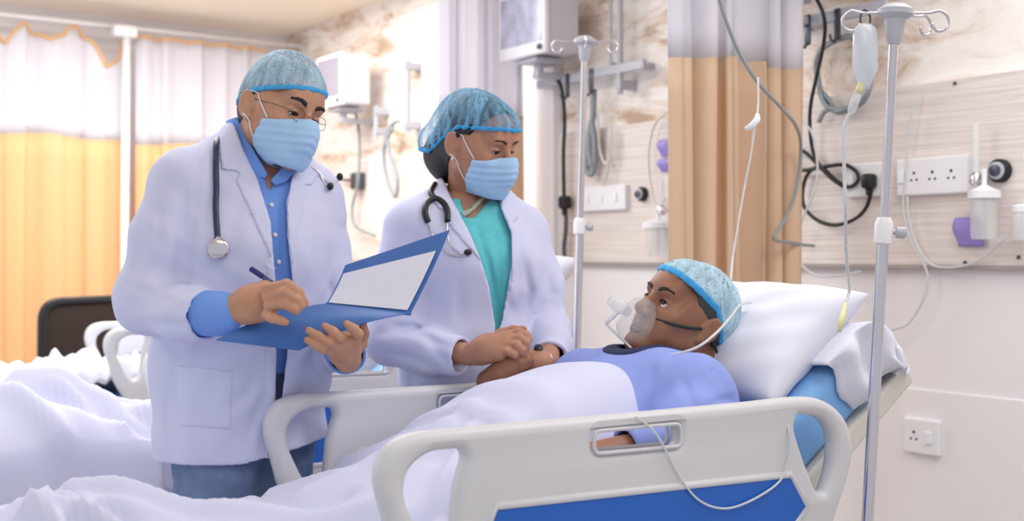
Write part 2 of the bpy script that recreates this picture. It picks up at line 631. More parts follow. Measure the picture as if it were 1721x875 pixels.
def marble():
    m = mat('marbled_wallpaper', '#f4eeea', .6)
    nt = m.node_tree; b = nt.nodes['Principled BSDF']
    tc = nt.nodes.new('ShaderNodeTexCoord')
    mp = nt.nodes.new('ShaderNodeMapping')
    mp.inputs['Rotation'].default_value = (.75, 0, 0)
    mp.inputs['Scale'].default_value = (1, 1.0, 3.2)
    n = nt.nodes.new('ShaderNodeTexNoise')
    n.inputs['Scale'].default_value = 1.9; n.inputs['Detail'].default_value = 10; n.inputs['Roughness'].default_value = .72; n.inputs['Distortion'].default_value = .7
    r = nt.nodes.new('ShaderNodeValToRGB')
    e = r.color_ramp.elements
    e[0].position = .36; e[0].color = lin('#bca08a')
    e[1].position = .66; e[1].color = lin('#fbf8f6')
    x = e.new(.44); x.color = lin('#e3d2c4')
    x = e.new(.52); x.color = lin('#f4ede8')
    nt.links.new(tc.outputs['Object'], mp.inputs['Vector'])
    nt.links.new(mp.outputs['Vector'], n.inputs['Vector'])
    nt.links.new(n.outputs['Fac'], r.inputs['Fac'])
    nt.links.new(r.outputs['Color'], b.inputs['Base Color'])
    return m
def laminate():
    m = mat('wood_laminate', '#e6dcd8', .45)
    nt = m.node_tree; b = nt.nodes['Principled BSDF']
    tc = nt.nodes.new('ShaderNodeTexCoord')
    mp = nt.nodes.new('ShaderNodeMapping')
    mp.inputs['Scale'].default_value = (1, 1.2, 60)
    n = nt.nodes.new('ShaderNodeTexNoise')
    n.inputs['Scale'].default_value = 2.2; n.inputs['Detail'].default_value = 6
    r = nt.nodes.new('ShaderNodeValToRGB')
    e = r.color_ramp.elements
    e[0].position = .3; e[0].color = lin('#d6cac6'); e[1].position = .7; e[1].color = lin('#efe7e4')
    nt.links.new(tc.outputs['Object'], mp.inputs['Vector'])
    nt.links.new(mp.outputs['Vector'], n.inputs['Vector'])
    nt.links.new(n.outputs['Fac'], r.inputs['Fac'])
    nt.links.new(r.outputs['Color'], b.inputs['Base Color'])
    return m
M_MARB, M_LAM = marble(), laminate()

def floor_mat():
    m = mat('vinyl_floor', '#c9c4c2', .35)
    nt = m.node_tree; b = nt.nodes['Principled BSDF']
    tc = nt.nodes.new('ShaderNodeTexCoord')
    br = nt.nodes.new('ShaderNodeTexBrick')
    br.offset = 0
    br.inputs['Scale'].default_value = 1
    br.inputs['Brick Width'].default_value = .6; br.inputs['Row Height'].default_value = .6
    br.inputs['Mortar Size'].default_value = .004
    br.inputs['Color1'].default_value = lin('#c9c4c2'); br.inputs['Color2'].default_value = lin('#c2bdbb'); br.inputs['Mortar'].default_value = lin('#8d8885')
    nt.links.new(tc.outputs['Object'], br.inputs['Vector'])
    nt.links.new(br.outputs['Color'], b.inputs['Base Color'])
    return m

# ------------------------------------------------------------------ room shell
UW, VB = 3.30, 7.55
UL, VF = -1.6, -1.6
struct('floor', box(NB(), (UL, VF, -.1), (UW, VB, 0)), floor_mat(), smooth=False)
struct('ceiling', box(NB(), (UL, VF, CEIL), (UW, VB, CEIL + .1)), M_CEIL, smooth=False)
struct('wall_right', box(NB(), (UW, VF, 0), (UW + .12, VB, CEIL)), M_MARB, smooth=False)
struct('wall_back', box(NB(), (UL, VB, 0), (UW + .12, VB + .12, CEIL)), M_WALL, smooth=False)
# painted dado below the bed-head panel, the laminate panel with its darker lower rail, the white pilaster between the bays
struct('trim_1', box(NB(), (UW - .006, VF, 0), (UW, 4.41, 1.262)), M_WALL, smooth=False)
struct('trim_2', box(NB(), (UW - .024, VF, 1.262), (UW, 4.41, 1.852), .003), M_LAM, smooth=False)
struct('trim_3', box(NB(), (UW - .05, 4.41, 0), (UW, 4.70, CEIL), .004), M_WALL, smooth=False)
struct('trim_4', box(NB(), (UW - .024, 4.70, 1.262), (UW, VB, 1.852), .003), M_LAM, smooth=False)
struct('trim_5', box(NB(), (UW - .006, 4.70, 0), (UW, VB, 1.262)), M_WALL, smooth=False)
struct('trim_6', box(NB(), (UW - .034, VF, 1.25), (UW, 4.41, 1.264), .002), mat('panel_edge', '#a79d9c', .5), smooth=False)
struct('trim_7', box(NB(), (UW - .016, VF, .0), (UW - .006, 4.40, .86), .004), M_WALL, smooth=False)
struct('baseboard_right', box(NB(), (UW - .02, VF, 0), (UW - .006, 4.41, .1), .003), M_WALL, smooth=False)
struct('baseboard_back', box(NB(), (UL, VB - .015, 0), (UW - .01, VB, .1), .003), M_WALL, smooth=False)

# unseen ceiling light panels, added as housings for the fill lamps
DIFF = mat('light_diffuser', '#ffffff', .5)
DIFF.node_tree.nodes['Principled BSDF'].inputs['Emission Color'].default_value = (1, .98, .95, 1)
DIFF.node_tree.nodes['Principled BSDF'].inputs['Emission Strength'].default_value = 0.8
for (x, y, s, lb) in ((.6, .2, 1.2, 'added unseen square ceiling light panel nearest the photographer'), (2.5, 1.2, 1.2, 'added unseen square ceiling light panel above the head of the nearest bed'),
                      (1.2, 3.4, 1.2, 'added unseen square ceiling light panel above the middle bed'), (1.9, 5.6, 1.6, 'largest added unseen square ceiling light panel, above the farthest bed')):
    t = thing('added_ceiling_light', lb, 'ceiling light', (x, y, CEIL - .03), 0, 'added ceiling light panels')
    fr = NB()
    h = s / 2 + .02
    for lo, hi in (((-h, -h), (h, -h + .03)), ((-h, h - .03), (h, h)), ((-h, -h + .03), (-h + .03, h - .03)), ((h - .03, -h + .03), (h, h - .03))):
        box(fr, (x + lo[0], y + lo[1], CEIL - .032), (x + hi[0], y + hi[1], CEIL))
    obj('frame', fr, M_WHITE, t, smooth=False)
    obj('diffuser', box(NB(), (x - h + .03, y - h + .03, CEIL - .02), (x + h - .03, y + h - .03, CEIL)), DIFF, t, smooth=False)

# ------------------------------------------------------------------ curtains
def drape_mat(name, c, transl):
    m = mat(name, c, .8, bump=.05, bscale=400)
    nt = m.node_tree; b = nt.nodes['Principled BSDF']
    out = nt.nodes['Material Output']
    tr = nt.nodes.new('ShaderNodeBsdfTranslucent')
    tr.inputs['Color'].default_value = lin(c)
    mx = nt.nodes.new('ShaderNodeMixShader')
    mx.inputs[0].default_value = transl
    nt.links.new(b.outputs[0], mx.inputs[1]); nt.links.new(tr.outputs[0], mx.inputs[2])
    nt.links.new(mx.outputs[0], out.inputs['Surface'])
    return m
M_PEACH = drape_mat('peach_curtain', '#ecd0b4', .28)
M_ORANGE = drape_mat('orange_curtain', '#f8cf9c', .35)
M_NET = drape_mat('white_curtain_net', '#f3f2f8', .45)
M_NET.node_tree.nodes['Principled BSDF'].inputs['Alpha'].default_value = .93
def curtain(label, u0, u1, v, z0, zb, ztop, folds, amp, drape, seed, group='ward curtains', scallop=None, lean=0.0):
    rs = random.Random(seed)
    ph = [rs.random() * 6.28 for _ in range(4)]
    def pos(t, z):
        w = folds * 2 * math.pi * t
        k = .75 + .25 * math.sin(3 * t * 6.28 + ph[2])
        zz = (z - z0) / (2.6 - z0)
        dv = amp * k * (math.sin(w + ph[0] + .9 * math.sin(w * .37 + ph[1])) + .28 * math.sin(2.3 * w + ph[3]))
        du = .35 * amp * math.sin(2 * w + ph[0]) + lean * (zz - .5) + .3 * amp * math.sin(w * .5 + zz * 2.2)
        return Vector((u0 + (u1 - u0) * t + du, v + dv, z))
    n = int(folds * 14) + 8
    ts = [i / n for i in range(n + 1)]
    t = thing('ward_curtain', label, 'curtain', ((u0 + u1) / 2, v, z0), 0, group)
    step = lambda a, b, k: [a + (b - a) * i / k for i in range(k + 1)]
    wave = lambda a: .012 * math.sin(9 * a + ph[1])
    obj('drape', sheet(lambda a, z: pos(a, z0 + (zb + wave(a) - z0) * z), ts, step(0, 1, 14), .003), drape, t)
    top = scallop or (lambda a: ztop)
    obj('net_header', sheet(lambda a, z: pos(a, zb + wave(a) + (top(a) - zb - wave(a)) * z), ts, step(0, 1, 8), .002), M_NET, t)
    obj('top_hem', tube(NB(), [pos(a, top(a)) for a in ts], .011, 6), drape, t)
    return t
def rail(label, a, b, r=.012):
    return tag(obj('curtain_rail', cyl(NB(), a, b, r), M_WHITE, origin=a), label, 'curtain rail', 'curtain rails')

# behind bed one: peach curtain drawn back against the wall; the next one beside the far monitor
curtain('peach ward curtain gathered in folds behind the lying patient', 2.50, 3.06, 2.78, .28, 1.925, 2.66, 5.5, .045, M_PEACH, 3)
curtain('peach ward curtain with white net top behind the woman doctor', 2.72, 3.19, 4.56, .28, 1.935, 2.66, 4.5, .04, M_PEACH, 5)
rail('curtain rail of the curtain behind the lying patient', (.3, 2.78, 2.69), (UW, 2.78, 2.69))
rail('curtain rail of the curtain behind the woman doctor', (.3, 4.56, 2.69), (UW, 4.56, 2.69))
VC = 7.2
def ua(px): return on_v(px, 100, VC)[0]
def sc_left(u0, u1):
    ks = [(-40, 60), (-12, 45), (10, 72), (38, 38), (62, 58), (82, 66), (108, 58), (128, 44), (150, 66), (178, 112), (192, 104), (206, 62)]
    def f(a):
        u = u0 + (u1 - u0) * a
        q = wc((u, VC, 0)); px = CX + FPX * q[0] / q[1]
        for (x0, y0), (x1, y1) in zip(ks, ks[1:]):
            if px <= x1:
                t = max(0, min(1, (px - x0) / (x1 - x0))); t = t * t * (3 - 2 * t)
                return CAM_H - (y0 + (y1 - y0) * t - CY) * q[1] / FPX
        return CAM_H - (60 - CY) * q[1] / FPX
    return f
def sc_right(a):
    return 2.60 + .012 * abs(math.sin(a * 3.14 * 5)) 
uL0, uL1, uR0, uR1 = ua(-60), ua(203), ua(226), ua(446)
curtain('orange curtain with drooping net top at far left, behind the black chair', uL0, uL1, VC, .12, 1.985, 2.6, 4, .026, M_ORANGE, 11, scallop=sc_left(uL0, uL1))
curtain('orange curtain with level net top behind the man doctor, right of the white post', uR0, uR1, VC, .12, 1.97, 2.6, 5, .022, M_ORANGE, 12, scallop=sc_right)
rail('curtain rail along the far wall of the ward', (UL, VC, 2.655), (UW, VC, 2.655), .014)
p = on_v(209, 50, VC - .06)
t = thing('curtain_post', 'slim white post between the two orange curtains', 'post', (p[0], p[1], 0))
obj('post', cyl(NB(), (p[0] - .012, p[1], 0), (p[0] + .012, p[1], 2.62), .024), M_WHITE, t)
obj('cap', box(NB(), (p[0] - .07, p[1] - .04, 2.585), (p[0] + .07, p[1] + .05, 2.655), .012), M_WHITE, t)
obj('foot', lathe(NB(), [(.06, 0), (.06, .012), (.03, .03)], (p[0] - .012, p[1], 0), (0, 0, 1)), M_WHITE, t)
# ------------------------------------------------------------------ hospital beds
def uz(px, py, v=1.6):
    p = on_v(px, py, v)
    return (p[0], p[2])
RAILZ = .0
def rail_loops():
    o = [uz(640, 860), uz(629, 815), uz(633, 775), uz(655, 742), uz(695, 726), uz(745, 720),
         uz(870, 709), uz(990, 699), uz(1120, 687), uz(1240, 676), uz(1340, 666), uz(1382, 674), uz(1412, 703), uz(1424, 752), uz(1416, 800), uz(1400, 850)]
    o = [tuple(q) for q in spline([(*q, 0) for q in o], 5)]
    o = [(q[0], q[1]) for q in o]
    o += rounded([o[-1], (1.83, .70), (1.76, .645), (1.05, .645), (.955, .70), (.878, .82), o[0]], [0, .05, .04, .04, .05, .06, 0])[1:-1]
    hl = rounded([uz(672, 835), uz(676, 790), uz(712, 757), uz(770, 752), uz(777, 768), uz(762, 815), (.975, .845), (.952, .822), (.925, .85)], [.03, .04, .04, .008, .02, .04, .015, .02, .02])
    hr = rounded([uz(1325, 716), uz(1330, 696), uz(1372, 697), uz(1394, 730), uz(1391, 785), uz(1376, 828), uz(1362, 822), uz(1338, 760)], [.015, .01, .035, .03, .05, .012, .02, .05])
    hs = rounded([uz(987, 760), uz(987, 722), uz(1133, 709), uz(1133, 747)], [.016, .014, .016, .014], 8)
    hx = [tuple(q) for q in (uz(822, 846), uz(1314, 794), uz(1343, 846), uz(1322, 878))] + [(1.70, .715), (1.08, .715), (1.005, .80)]
    return o, hl, hr, hs, hx

def bed(label):
    t = thing('hospital_bed', label, 'hospital bed', (1.2, 1.95, 0), 0, 'hospital beds in the ward')
    f = NB()
    box(f, (.26, 1.66, .60), (1.60, 2.24, .665), .008)
    box(f, (.24, 1.70, .42), (2.15, 1.75, .48), .005)
    box(f, (.24, 2.15, .42), (2.15, 2.20, .48), .005)
    for x in (.5, 1.2, 1.5):
        box(f, (x, 1.75, .43), (x + .05, 2.15, .47), .004)
        box(f, (x, 1.71, .48), (x + .04, 1.745, .61)); box(f, (x, 2.155, .48), (x + .04, 2.19, .61))
    obj('frame', f, M_FRAME, t, smooth=False)
    # raised back: the platform turns up about u = 1.60
    A = math.radians(34.5)
    BM = Matrix.Translation((1.60, 0, .665)) @ Matrix.Rotation(-A, 4, 'Y')
    b = NB()
    box(b, (0, 1.655, -.05), (.70, 2.245, 0), .008, BM)
    cyl(b, BM @ Vector((.35, 1.75, -.05)), (1.55, 1.75, .47), .014)
    cyl(b, BM @ Vector((.35, 2.15, -.05)), (1.55, 2.15, .47), .014)
    obj('back_platform', b, M_FRAME, t, smooth=False)
    m = NB()
    box(m, (.27, 1.665, .665), (1.60, 2.235, .765), .025, seg=4)
    box(m, (-.03, 1.665, 0), (.64, 2.235, .125), .03, BM, seg=4)
    obj('mattress', m, M_MATT, t, ang=40)
    o, hl, hr, hs, hx = rail_loops()
    for far in (0, 1):
        v, dz = (1.60, 0) if not far else (2.30, -.018)
        R = Matrix(((1, 0, 0, .115 * far), (0, 0, -1, v), (0, 1, 0, dz), (0, 0, 0, 1)))
        s = obj('side_rail', plate([o, hl, hr, hs], R, .040, .017, 4), M_ABS, t, ang=50)
        rim = NB()
        for w in (-1, 1):
            tube(rim, [R @ Vector((x, y, w * .0195)) for x, y in hx], .0075, 8, closed=True)
            if w == -1: pass
        for L in (hs,):
            for w in (-1, 1): tube(rim, [R @ Vector((x, y, w * .0185)) for x, y in L], .0035, 8, closed=True)
        obj('rim', rim, M_ABS, s)
        pb = NB()
        for w in (-1, 1):
            prism(pb, hx, R, w * .0185, w * .0225)
        obj('colour_panel', pb, M_BLUE, s, smooth=False)
        for x in (1.2 + .1 * far, 1.6 + .1 * far):
            g = NB()
            box(g, (x - .02, min(v, 1.95 + (v - 1.95) * .8), .50), (x + .02, max(v, 1.95 + (v - 1.95) * .8), .53), .004)
            box(g, (x - .02, v - .012, .50), (x + .02, v + .012, .68), .004)
            obj('bracket', g, M_DSTEEL, s, smooth=False)
    for x, y in ((.36, 1.72), (.36, 2.18), (2.05, 1.72), (2.05, 2.18)):
        l = NB()
        box(l, (x - .025, y - .025, .13), (x + .025, y + .025, .43), .006)
        lg = obj('leg', l, M_FRAME, t, smooth=False)
        c = NB()
        cyl(c, (x + .02, y - .018, .062), (x + .02, y + .018, .062), .062, n=24)
        cyl(c, (x, y, .09), (x, y, .135), .018)
        obj('caster', c, M_BLACK, lg)
    return t
bed_near = bed('nearest hospital bed with blue mattress and grey rails, the patient lying in it')
bed_mid = copy_tree(bed_near); bed_mid.location += Vector((.2, 1.45, 0))
bed_mid['label'] = 'middle hospital bed, behind the two doctors, under a lavender blanket'
bed_far = copy_tree(bed_near); bed_far.location += Vector((.4, 2.9, 0))
bed_far['label'] = 'farthest hospital bed with crumpled white sheets, in front of the black chair'

# ------------------------------------------------------------------ bedding
def lerp_tab(tab, x):
    if x <= tab[0][0]: return tab[0][1]
    for (a, fa), (b, fb) in zip(tab, tab[1:]):
        if x <= b:
            t = (x - a) / (b - a); t = t * t * (3 - 2 * t)
            return fa + (fb - fa) * t
    return tab[-1][1]
def frange(a, b, n): return [a + (b - a) * i / n for i in range(n + 1)]
def fold_noise(u, v, s):
    return (math.sin(u * 13 + 4 * math.sin(v * 6 + s)) * math.sin(v * 9 + s * 1.7 + 3 * math.sin(u * 4)) * .5
            + .5 * math.sin(u * 23 - v * 17 + s + 2.2 * math.sin(u * 7 + v * 5)))
def ridge(u, v, a, b, w):
    """soft ridge along the segment a-b"""
    ax, ay = a; ex, ey = b[0] - ax, b[1] - ay
    t = max(0, min(1, ((u - ax) * ex + (v - ay) * ey) / (ex * ex + ey * ey)))
    d2 = (u - ax - t * ex) ** 2 + (v - ay - t * ey) ** 2
    return math.exp(-d2 / (w * w))
CREST = [(.15, .82), (.30, .86), (.42, .908), (.55, .90), (.70, .862), (.83, .842), (1.0, .882), (1.1, .915), (1.21, .965), (1.25, 1.0), (1.35, 1.05), (1.48, 1.074), (1.62, 1.068)]
RID = [((.42, 1.98), (.43, 1.74), .02, .012), ((.46, 1.96), (.53, 1.72), .02, .014), ((.50, 1.97), (.61, 1.72), .02, .014), ((.445, 1.95), (.48, 1.73), .012, -.014), ((.48, 1.96), (.57, 1.72), .012, -.014), ((.55, 2.02), (.95, 1.92), .02, -.014), ((.60, 2.06), (.85, 2.1), .018, .014), ((.95, 2.05), (1.18, 1.9), .012, .010), ((.44, 1.95), (.80, 1.66), .03, .024), ((.50, 2.0), (.95, 1.80), .022, .03), ((.44, 1.90), (.62, 1.58), .02, .04), ((.42, 1.9), (.48, 1.5), .018, .035),
       ((.9, 1.98), (1.25, 2.02), .025, .022), ((.8, 1.72), (1.3, 1.8), .02, -.02), ((.9, 2.12), (1.2, 1.85), .02, .018), ((.62, 2.0), (.9, 2.2), .03, -.012), ((1.0, 1.7), (1.2, 1.95), .018, .016)]
def blanket_near(u, q):
    c = 1.95
    nar = max(0, min(1, (u - 1.03) / .10)); nar = nar * nar * (3 - 2 * nar)
    hw = .285 - (.095 * nar if q < 0 else 0)
    edge = 1.0 if u > .82 else 1.0
    lo, hi = (.322 if u > .82 else .36), (.322 if u > .82 else .36)
    s = q                                           # -1 .. 1 across
    d = abs(s)
    top = lerp_tab(CREST, u)
    base = .785 + (.15 * nar if q < 0 else .10 * nar)
    belly = max(0, min(1, (u - 1.1) / .25))
    if d < .8:
        x = d / .8
        v = c + math.copysign(hw * x, s)
        shape = (1 - x ** 2.6) ** .75 if belly > .5 else (1 - x ** 2.4)
        z = base + (top - base) * shape
    else:
        x = (d - .8) / .2
        v = c + math.copysign(hw + ((.312 - (.10 * nar if s < 0 else 0) if u > .82 else .40) - hw) * math.sin(min(1, x * 1.25) * 1.57), s)
        z = base - ((.16 - (.07 * nar if s < 0 else 0)) if u > .82 else .34) * x ** 1.4
    rr = [h * ridge(u, v, a, b, w) for a, b, w, h in RID]
    z += (max(0, max(rr)) + min(0, min(rr))) * 1.15 * (1 - .7 * belly)
    z += (.010 if u < .7 else .007) * fold_noise(u * .8, v * .8, 1.1) * (1 - .6 * belly)
    uu = u + .03 * nar * math.cos((v - 1.95) * 8)
    return Vector((uu, v, z))
b1 = sheet(blanket_near, frange(.06, 1.535, 120), frange(-1, 1, 90), .008)
tag(obj('blanket', b1, M_LIN, origin=(.85, 1.95, .80)), 'lavender white blanket drawn over the lying patient', 'blanket', 'bed blankets')

CREST2 = [(.25, .84), (.55, .90), (.72, .955), (.80, .95), (.9, .90), (1.0, .862), (1.4, .85), (1.8, .86)]
RID2 = [((.74, 3.42), (1.12, 3.2), .018, .025), ((.78, 3.46), (1.3, 3.28), .02, -.02), ((.72, 3.40), (.92, 3.12), .018, .02), ((.95, 3.4), (1.3, 3.2), .02, .018), ((.72, 3.4), (1.2, 3.12), .04, .035), ((.7, 3.3), (1.1, 3.05), .03, -.03), ((.76, 3.5), (1.25, 3.3), .03, .03), ((.6, 3.4), (.75, 3.08), .03, .03), ((.9, 3.35), (1.05, 3.1), .02, -.02)]
def blanket_mid(u, s):
    c, hw, d = 3.40, .33, abs(s)
    top, base = lerp_tab(CREST2, u), .815
    if d < .75:
        x = d / .75
        v = c + math.copysign(hw * x, s)
        z = base + (top - base) * (1 - x ** 3)
    else:
        x = (d - .75) / .25
        v = c + math.copysign(hw + (.07 if u < 1.0 else 0.0) * math.sin(min(1, x * 1.3) * 1.57) + .012 * math.sin(u * 30) * x * (u < 1.0), s)
        v = c + math.copysign(min(abs(v - c), .335), s) if u > 1.0 else v
        z = base - (.40 if u < 1.0 else .12) * x
    rr = [h * ridge(u, v, a, b, w) for a, b, w, h in RID2]
    z += (max(0, max(rr)) + min(0, min(rr))) * 1.3
    z += .008 * fold_noise(u, v, 2.3)
    return Vector((u, v, z))
tag(obj('blanket', sheet(blanket_mid, frange(.3, 1.8, 90), frange(-1, 1, 70), .008), M_LIN, origin=(1.0, 3.4, .8)),
    'lavender blanket on the middle bed, left of and behind the man doctor', 'blanket', 'bed blankets')
def sheet_far(u, s):
    c, hw, d = 4.85, .285, abs(s)
    z = .845 + .05 * fold_noise(u * 1.2, s * .5, .4) * .6 + .03 * fold_noise(u * 2.6, s * .9, 2.4)
    v = c + hw * s / .8 if d < .8 else c + math.copysign(hw + .02 * min(1, (d - .8) / .1), s)
    if d > .8: z -= (d - .8) / .2 * (.2 if u < 1.22 else .06)
    z += .03 * math.exp(-((u - 1.3) / .12) ** 2)
    return Vector((u, v, z))
tag(obj('bed_sheet', sheet(sheet_far, frange(.70, 2.0, 110), frange(-1, 1, 60), .006), M_LINW, origin=(1.2, 4.85, .8)),
    'crumpled white sheet on the farthest bed beside the black chair', 'bed sheet')

def pillow(label, c, size, tilt, yaw, roll=0, group='pillows', m=None, seed=0):
    M = Matrix.Translation(c) @ Matrix.Rotation(yaw, 4, 'Z') @ Matrix.Rotation(-tilt, 4, 'Y') @ Matrix.Rotation(roll, 4, 'X')
    bm = NB()
    n = 44
    def f(side):
        G = []
        for i in range(n + 1):
            row = []
            for j in range(n + 1):
                a, b = -1 + 2 * i / n, -1 + 2 * j / n
                e = max(0, (1 - abs(a) ** 3.2)) ** .55 * max(0, (1 - abs(b) ** 3.2)) ** .55
                pin = 1 - .07 * (1 - abs(a) ** 2) * abs(b) ** 6 - .0
                pin2 = 1 - .07 * (1 - abs(b) ** 2) * abs(a) ** 6
                w = .006 * math.sin(9 * a + 5 * b + seed) * math.sin(7 * b + 3 * a) * e
                p = Vector((a * size[0] / 2 * pin2, b * size[1] / 2 * pin, side * (size[2] / 2 * e) + w))
                row.append(p)
            G.append(row)
        return G
    for side in (1, -1):
        G = [[bm.verts.new(M @ p) for p in row] for row in f(side)]
        for i in range(n):
            for j in range(n):
                q = (G[i][j], G[i + 1][j], G[i + 1][j + 1], G[i][j + 1])
                bm.faces.new(q if side > 0 else q[::-1])
    bmesh.ops.remove_doubles(bm, verts=bm.verts[:], dist=.0008)
    return tag(obj('pillow', bm, m or M_LINW, origin=c), label, 'pillow', group)
pillow('white pillow propped under the head of the lying patient', (1.94, 1.96, 1.104), (.37, .56, .15), math.radians(37), 0.0, seed=1)
pillow('white pillow on the raised head of the middle bed', (2.25, 3.40, 1.16), (.42, .54, .15), math.radians(36), 0.05, seed=2)
# folded white under-sheet at the head of the near mattress
A = math.radians(34.5)
BM = Matrix.Translation((1.60, 0, .665)) @ Matrix.Rotation(-A, 4, 'Y')
def undersheet(t, s):
    # wraps round the top end of the raised mattress
    w = [(.50, .150), (.57, .156), (.645, .152), (.680, .115), (.688, .06), (.668, .0)]
    k = t * (len(w) - 1); i = min(int(k), len(w) - 2); f = k - i
    x = w[i][0] + (w[i + 1][0] - w[i][0]) * f; z = w[i][1] + (w[i + 1][1] - w[i][1]) * f
    d = abs(s)
    v = 1.95 + s / .8 * .304 if d < .8 else 1.95 + math.copysign(.304 + .012 * math.sin(x * 60), s)
    if d > .8:
        z -= (d - .8) / .2 * min(.13, z + .01)
        x += .01 * math.sin((d - .8) * 40)
    return BM @ Vector((x + .004 * math.sin(25 * v), v, z + .003 * math.sin(40 * v + 8 * x)))
tag(obj('bed_sheet', sheet(undersheet, frange(0, 1, 30), frange(-1, 1, 60), .005), M_LINW, origin=BM @ Vector((.6, 1.95, .13))),
    'white sheet wrapped over the head end of the nearest mattress', 'bed sheet')
# ------------------------------------------------------------------ people: heads in their own frame (face towards -y, z up, metres)
def rot_head(yaw, pit, rol):
    return Matrix.Rotation(math.radians(yaw), 3, 'Z') @ Matrix.Rotation(math.radians(pit), 3, 'X') @ Matrix.Rotation(math.radians(rol), 3, 'Y')
def skin_mat(name, c, sss=.12):
    m = mat(name, c, .5, bump=.06, bscale=350, var=.08, vscale=28)
    b = m.node_tree.nodes['Principled BSDF']
    b.inputs['Subsurface Weight'].default_value = sss
    b.inputs['Subsurface Radius'].default_value = (.012, .005, .003)
    b.inputs['Subsurface Scale'].default_value = 1.0
    return m
def head_vol(look, gaze_lid=.5, fat=0.0, mouth_open=0.0, neck=None, h=.0026):
    v = Vol((-.115, -.15, -.26), (.115, .16, .16), h)
    v.ell((0, .018, .038), (.075, .098, .086), k=0)
    v.ell((0, .03, .0), (.069, .085, .08), k=.02)
    v.ell((0, -.028, -.03), (.064 + fat, .062, .088), k=.03)
    for s in (-1, 1):
        v.cone((s * (.056 + fat), .002, -.058), (s * .018, -.072, -.105), .02 + fat, .018, k=.03)      # jaw
        v.ell((s * .043, -.06, -.024), (.022 + fat, .02, .02), k=.025)                                  # cheekbone
        v.ell((s * .036, -.058, -.06), (.024 + fat, .022, .03), k=.02)                                  # cheek
        v.ell((s * .062, -.01, .005), (.012, .04, .035), k=.025)                                         # temple
    v.ell((0, -.076, -.104), (.023, .02, .018), k=.022)                                                 # chin
    v.cone((-.036, -.083, .024), (.036, -.083, .024), .012, k=.022)                                     # brow
    v.ell((0, -.07, .055), (.05, .03, .035), k=.03)                                                     # forehead
    v.cone((0, -.088, .012), (0, -.112, -.032), .0085, .0125, k=.014)                                   # nose
    for s in (-1, 1): v.ell((s * .0125, -.1, -.037), (.0095, .012, .009), k=.006)
    for s in (-1, 1):
        v.ell((s * .032, -.1, -.001), (.017, .015, .011), k=.012, sub=True)                             # orbit
        # lids: upper lid comes down by gaze_lid, the lower stays
        v.ell((s * .032, -.0755, -.001), (.0185, .0155, .0140), k=.004)
    X, Y, Z = v.grid()
    for s in (-1, 1):                               # the opening between the lids
        zc = -.0045 - .004 * (1 - gaze_lid)
        hh = .0026 + .0052 * gaze_lid
        e = np.sqrt(((X - _s(s * .032)) / _s(.0148)) ** 2 + ((Z - _s(zc + .002)) / _s(hh)) ** 2 + 0 * Y) - 1
        e = np.maximum(e * _s(hh), Y + _s(.074))
        v.D = np.maximum(v.D, -e)
    for s in (-1, 1):
        v.ell((s * .007, -.1, -.046), (.004, .006, .003), k=.003, sub=True)                             # nostril
    v.cone((-.02, -.088, -.0695), (.02, -.088, -.0695), .0075, k=.008)                                  # lips
    v.cone((-.016, -.088, -.080), (.016, -.088, -.080), .0085, k=.007)
    v.ell((0, -.1, -.075), (.024, .012, .0012 + mouth_open), k=.003, sub=True)
    for s in (-1, 1):                               # ears
        a = math.radians(20) * s
        R = Matrix.Rotation(-s * math.radians(22), 3, 'Z') @ Matrix.Rotation(math.radians(-10), 3, 'X')
        v.ell((s * .087, .020, -.006), (.0075, .0195, .034), R, k=.005)
        v.ell((s * .0965, .017, -.002), (.006, .012, .023), R, k=.004, sub=True)
        v.ell((s * .083, .008, -.034), (.007, .009, .012), R, k=.006)
        v.ell((s * .080, .001, -.008), (.005, .004, .009), R, k=.004)
        v.ell((s * .088, .021, .0), (.004, .006, .016), R, k=.004)
        v.cone((s * .066, .012, .004), (s * .079, .016, -.015), .012, k=.006)
    if neck: v.cone((0, .028, -.05), neck[0], neck[1], neck[2], k=.03)
    return v
class Head:
    """places canonical head pieces in the scene"""
    def __init__(s, c, R, sc, parent):
        s.M = M_CW @ Matrix.Translation(c) @ (R * sc).to_4x4()
        s.L = Matrix.Translation(c) @ (R * sc).to_4x4()
        s.parent = parent
    def vol(s, v, name, m, relax=1, parent=None):
        return obj(name, to_mesh(v.data(relax), s.M), m, parent or s.parent)
    def bm(s, bm, name, m, parent=None, **kw):
        bm.transform(s.M)
        return obj(name, bm, m, parent or s.parent, **kw)
    def cam(s, p): return s.L @ Vector(p)           # canonical -> camera-aligned
    def world(s, p): return s.M @ Vector(p)

M_EYE = mat('eye_white', '#e4dfda', .2)
M_IRIS = mat('iris', '#24150e', .15)
M_HAIR = mat('black_hair', '#17151a', .5, bump=.5, bscale=160)
M_BROW = mat('eyebrow_hair', '#231a18', .7)
M_CAP = sheer('blue_cap_gauze', '#92cef2', .27, cells=34)
M_CAPM = sheer('light_blue_cap_gauze', '#bcdcf0', .46, cells=24)
M_CAPL = sheer('pale_blue_cap_gauze', '#bfe0f2', .68, cells=30)
M_BAND = mat('blue_cap_band', '#3fa6e2', .7, bump=.2, bscale=300)
M_MASK = mat('mask_fabric', '#a9cdf2', .8, bump=.05, bscale=600)
M_LOOP = mat('white_elastic', '#eef0f6', .7)
M_COAT = mat('white_coat_cotton', '#d0d3ef', .85, bump=.06, bscale=700)

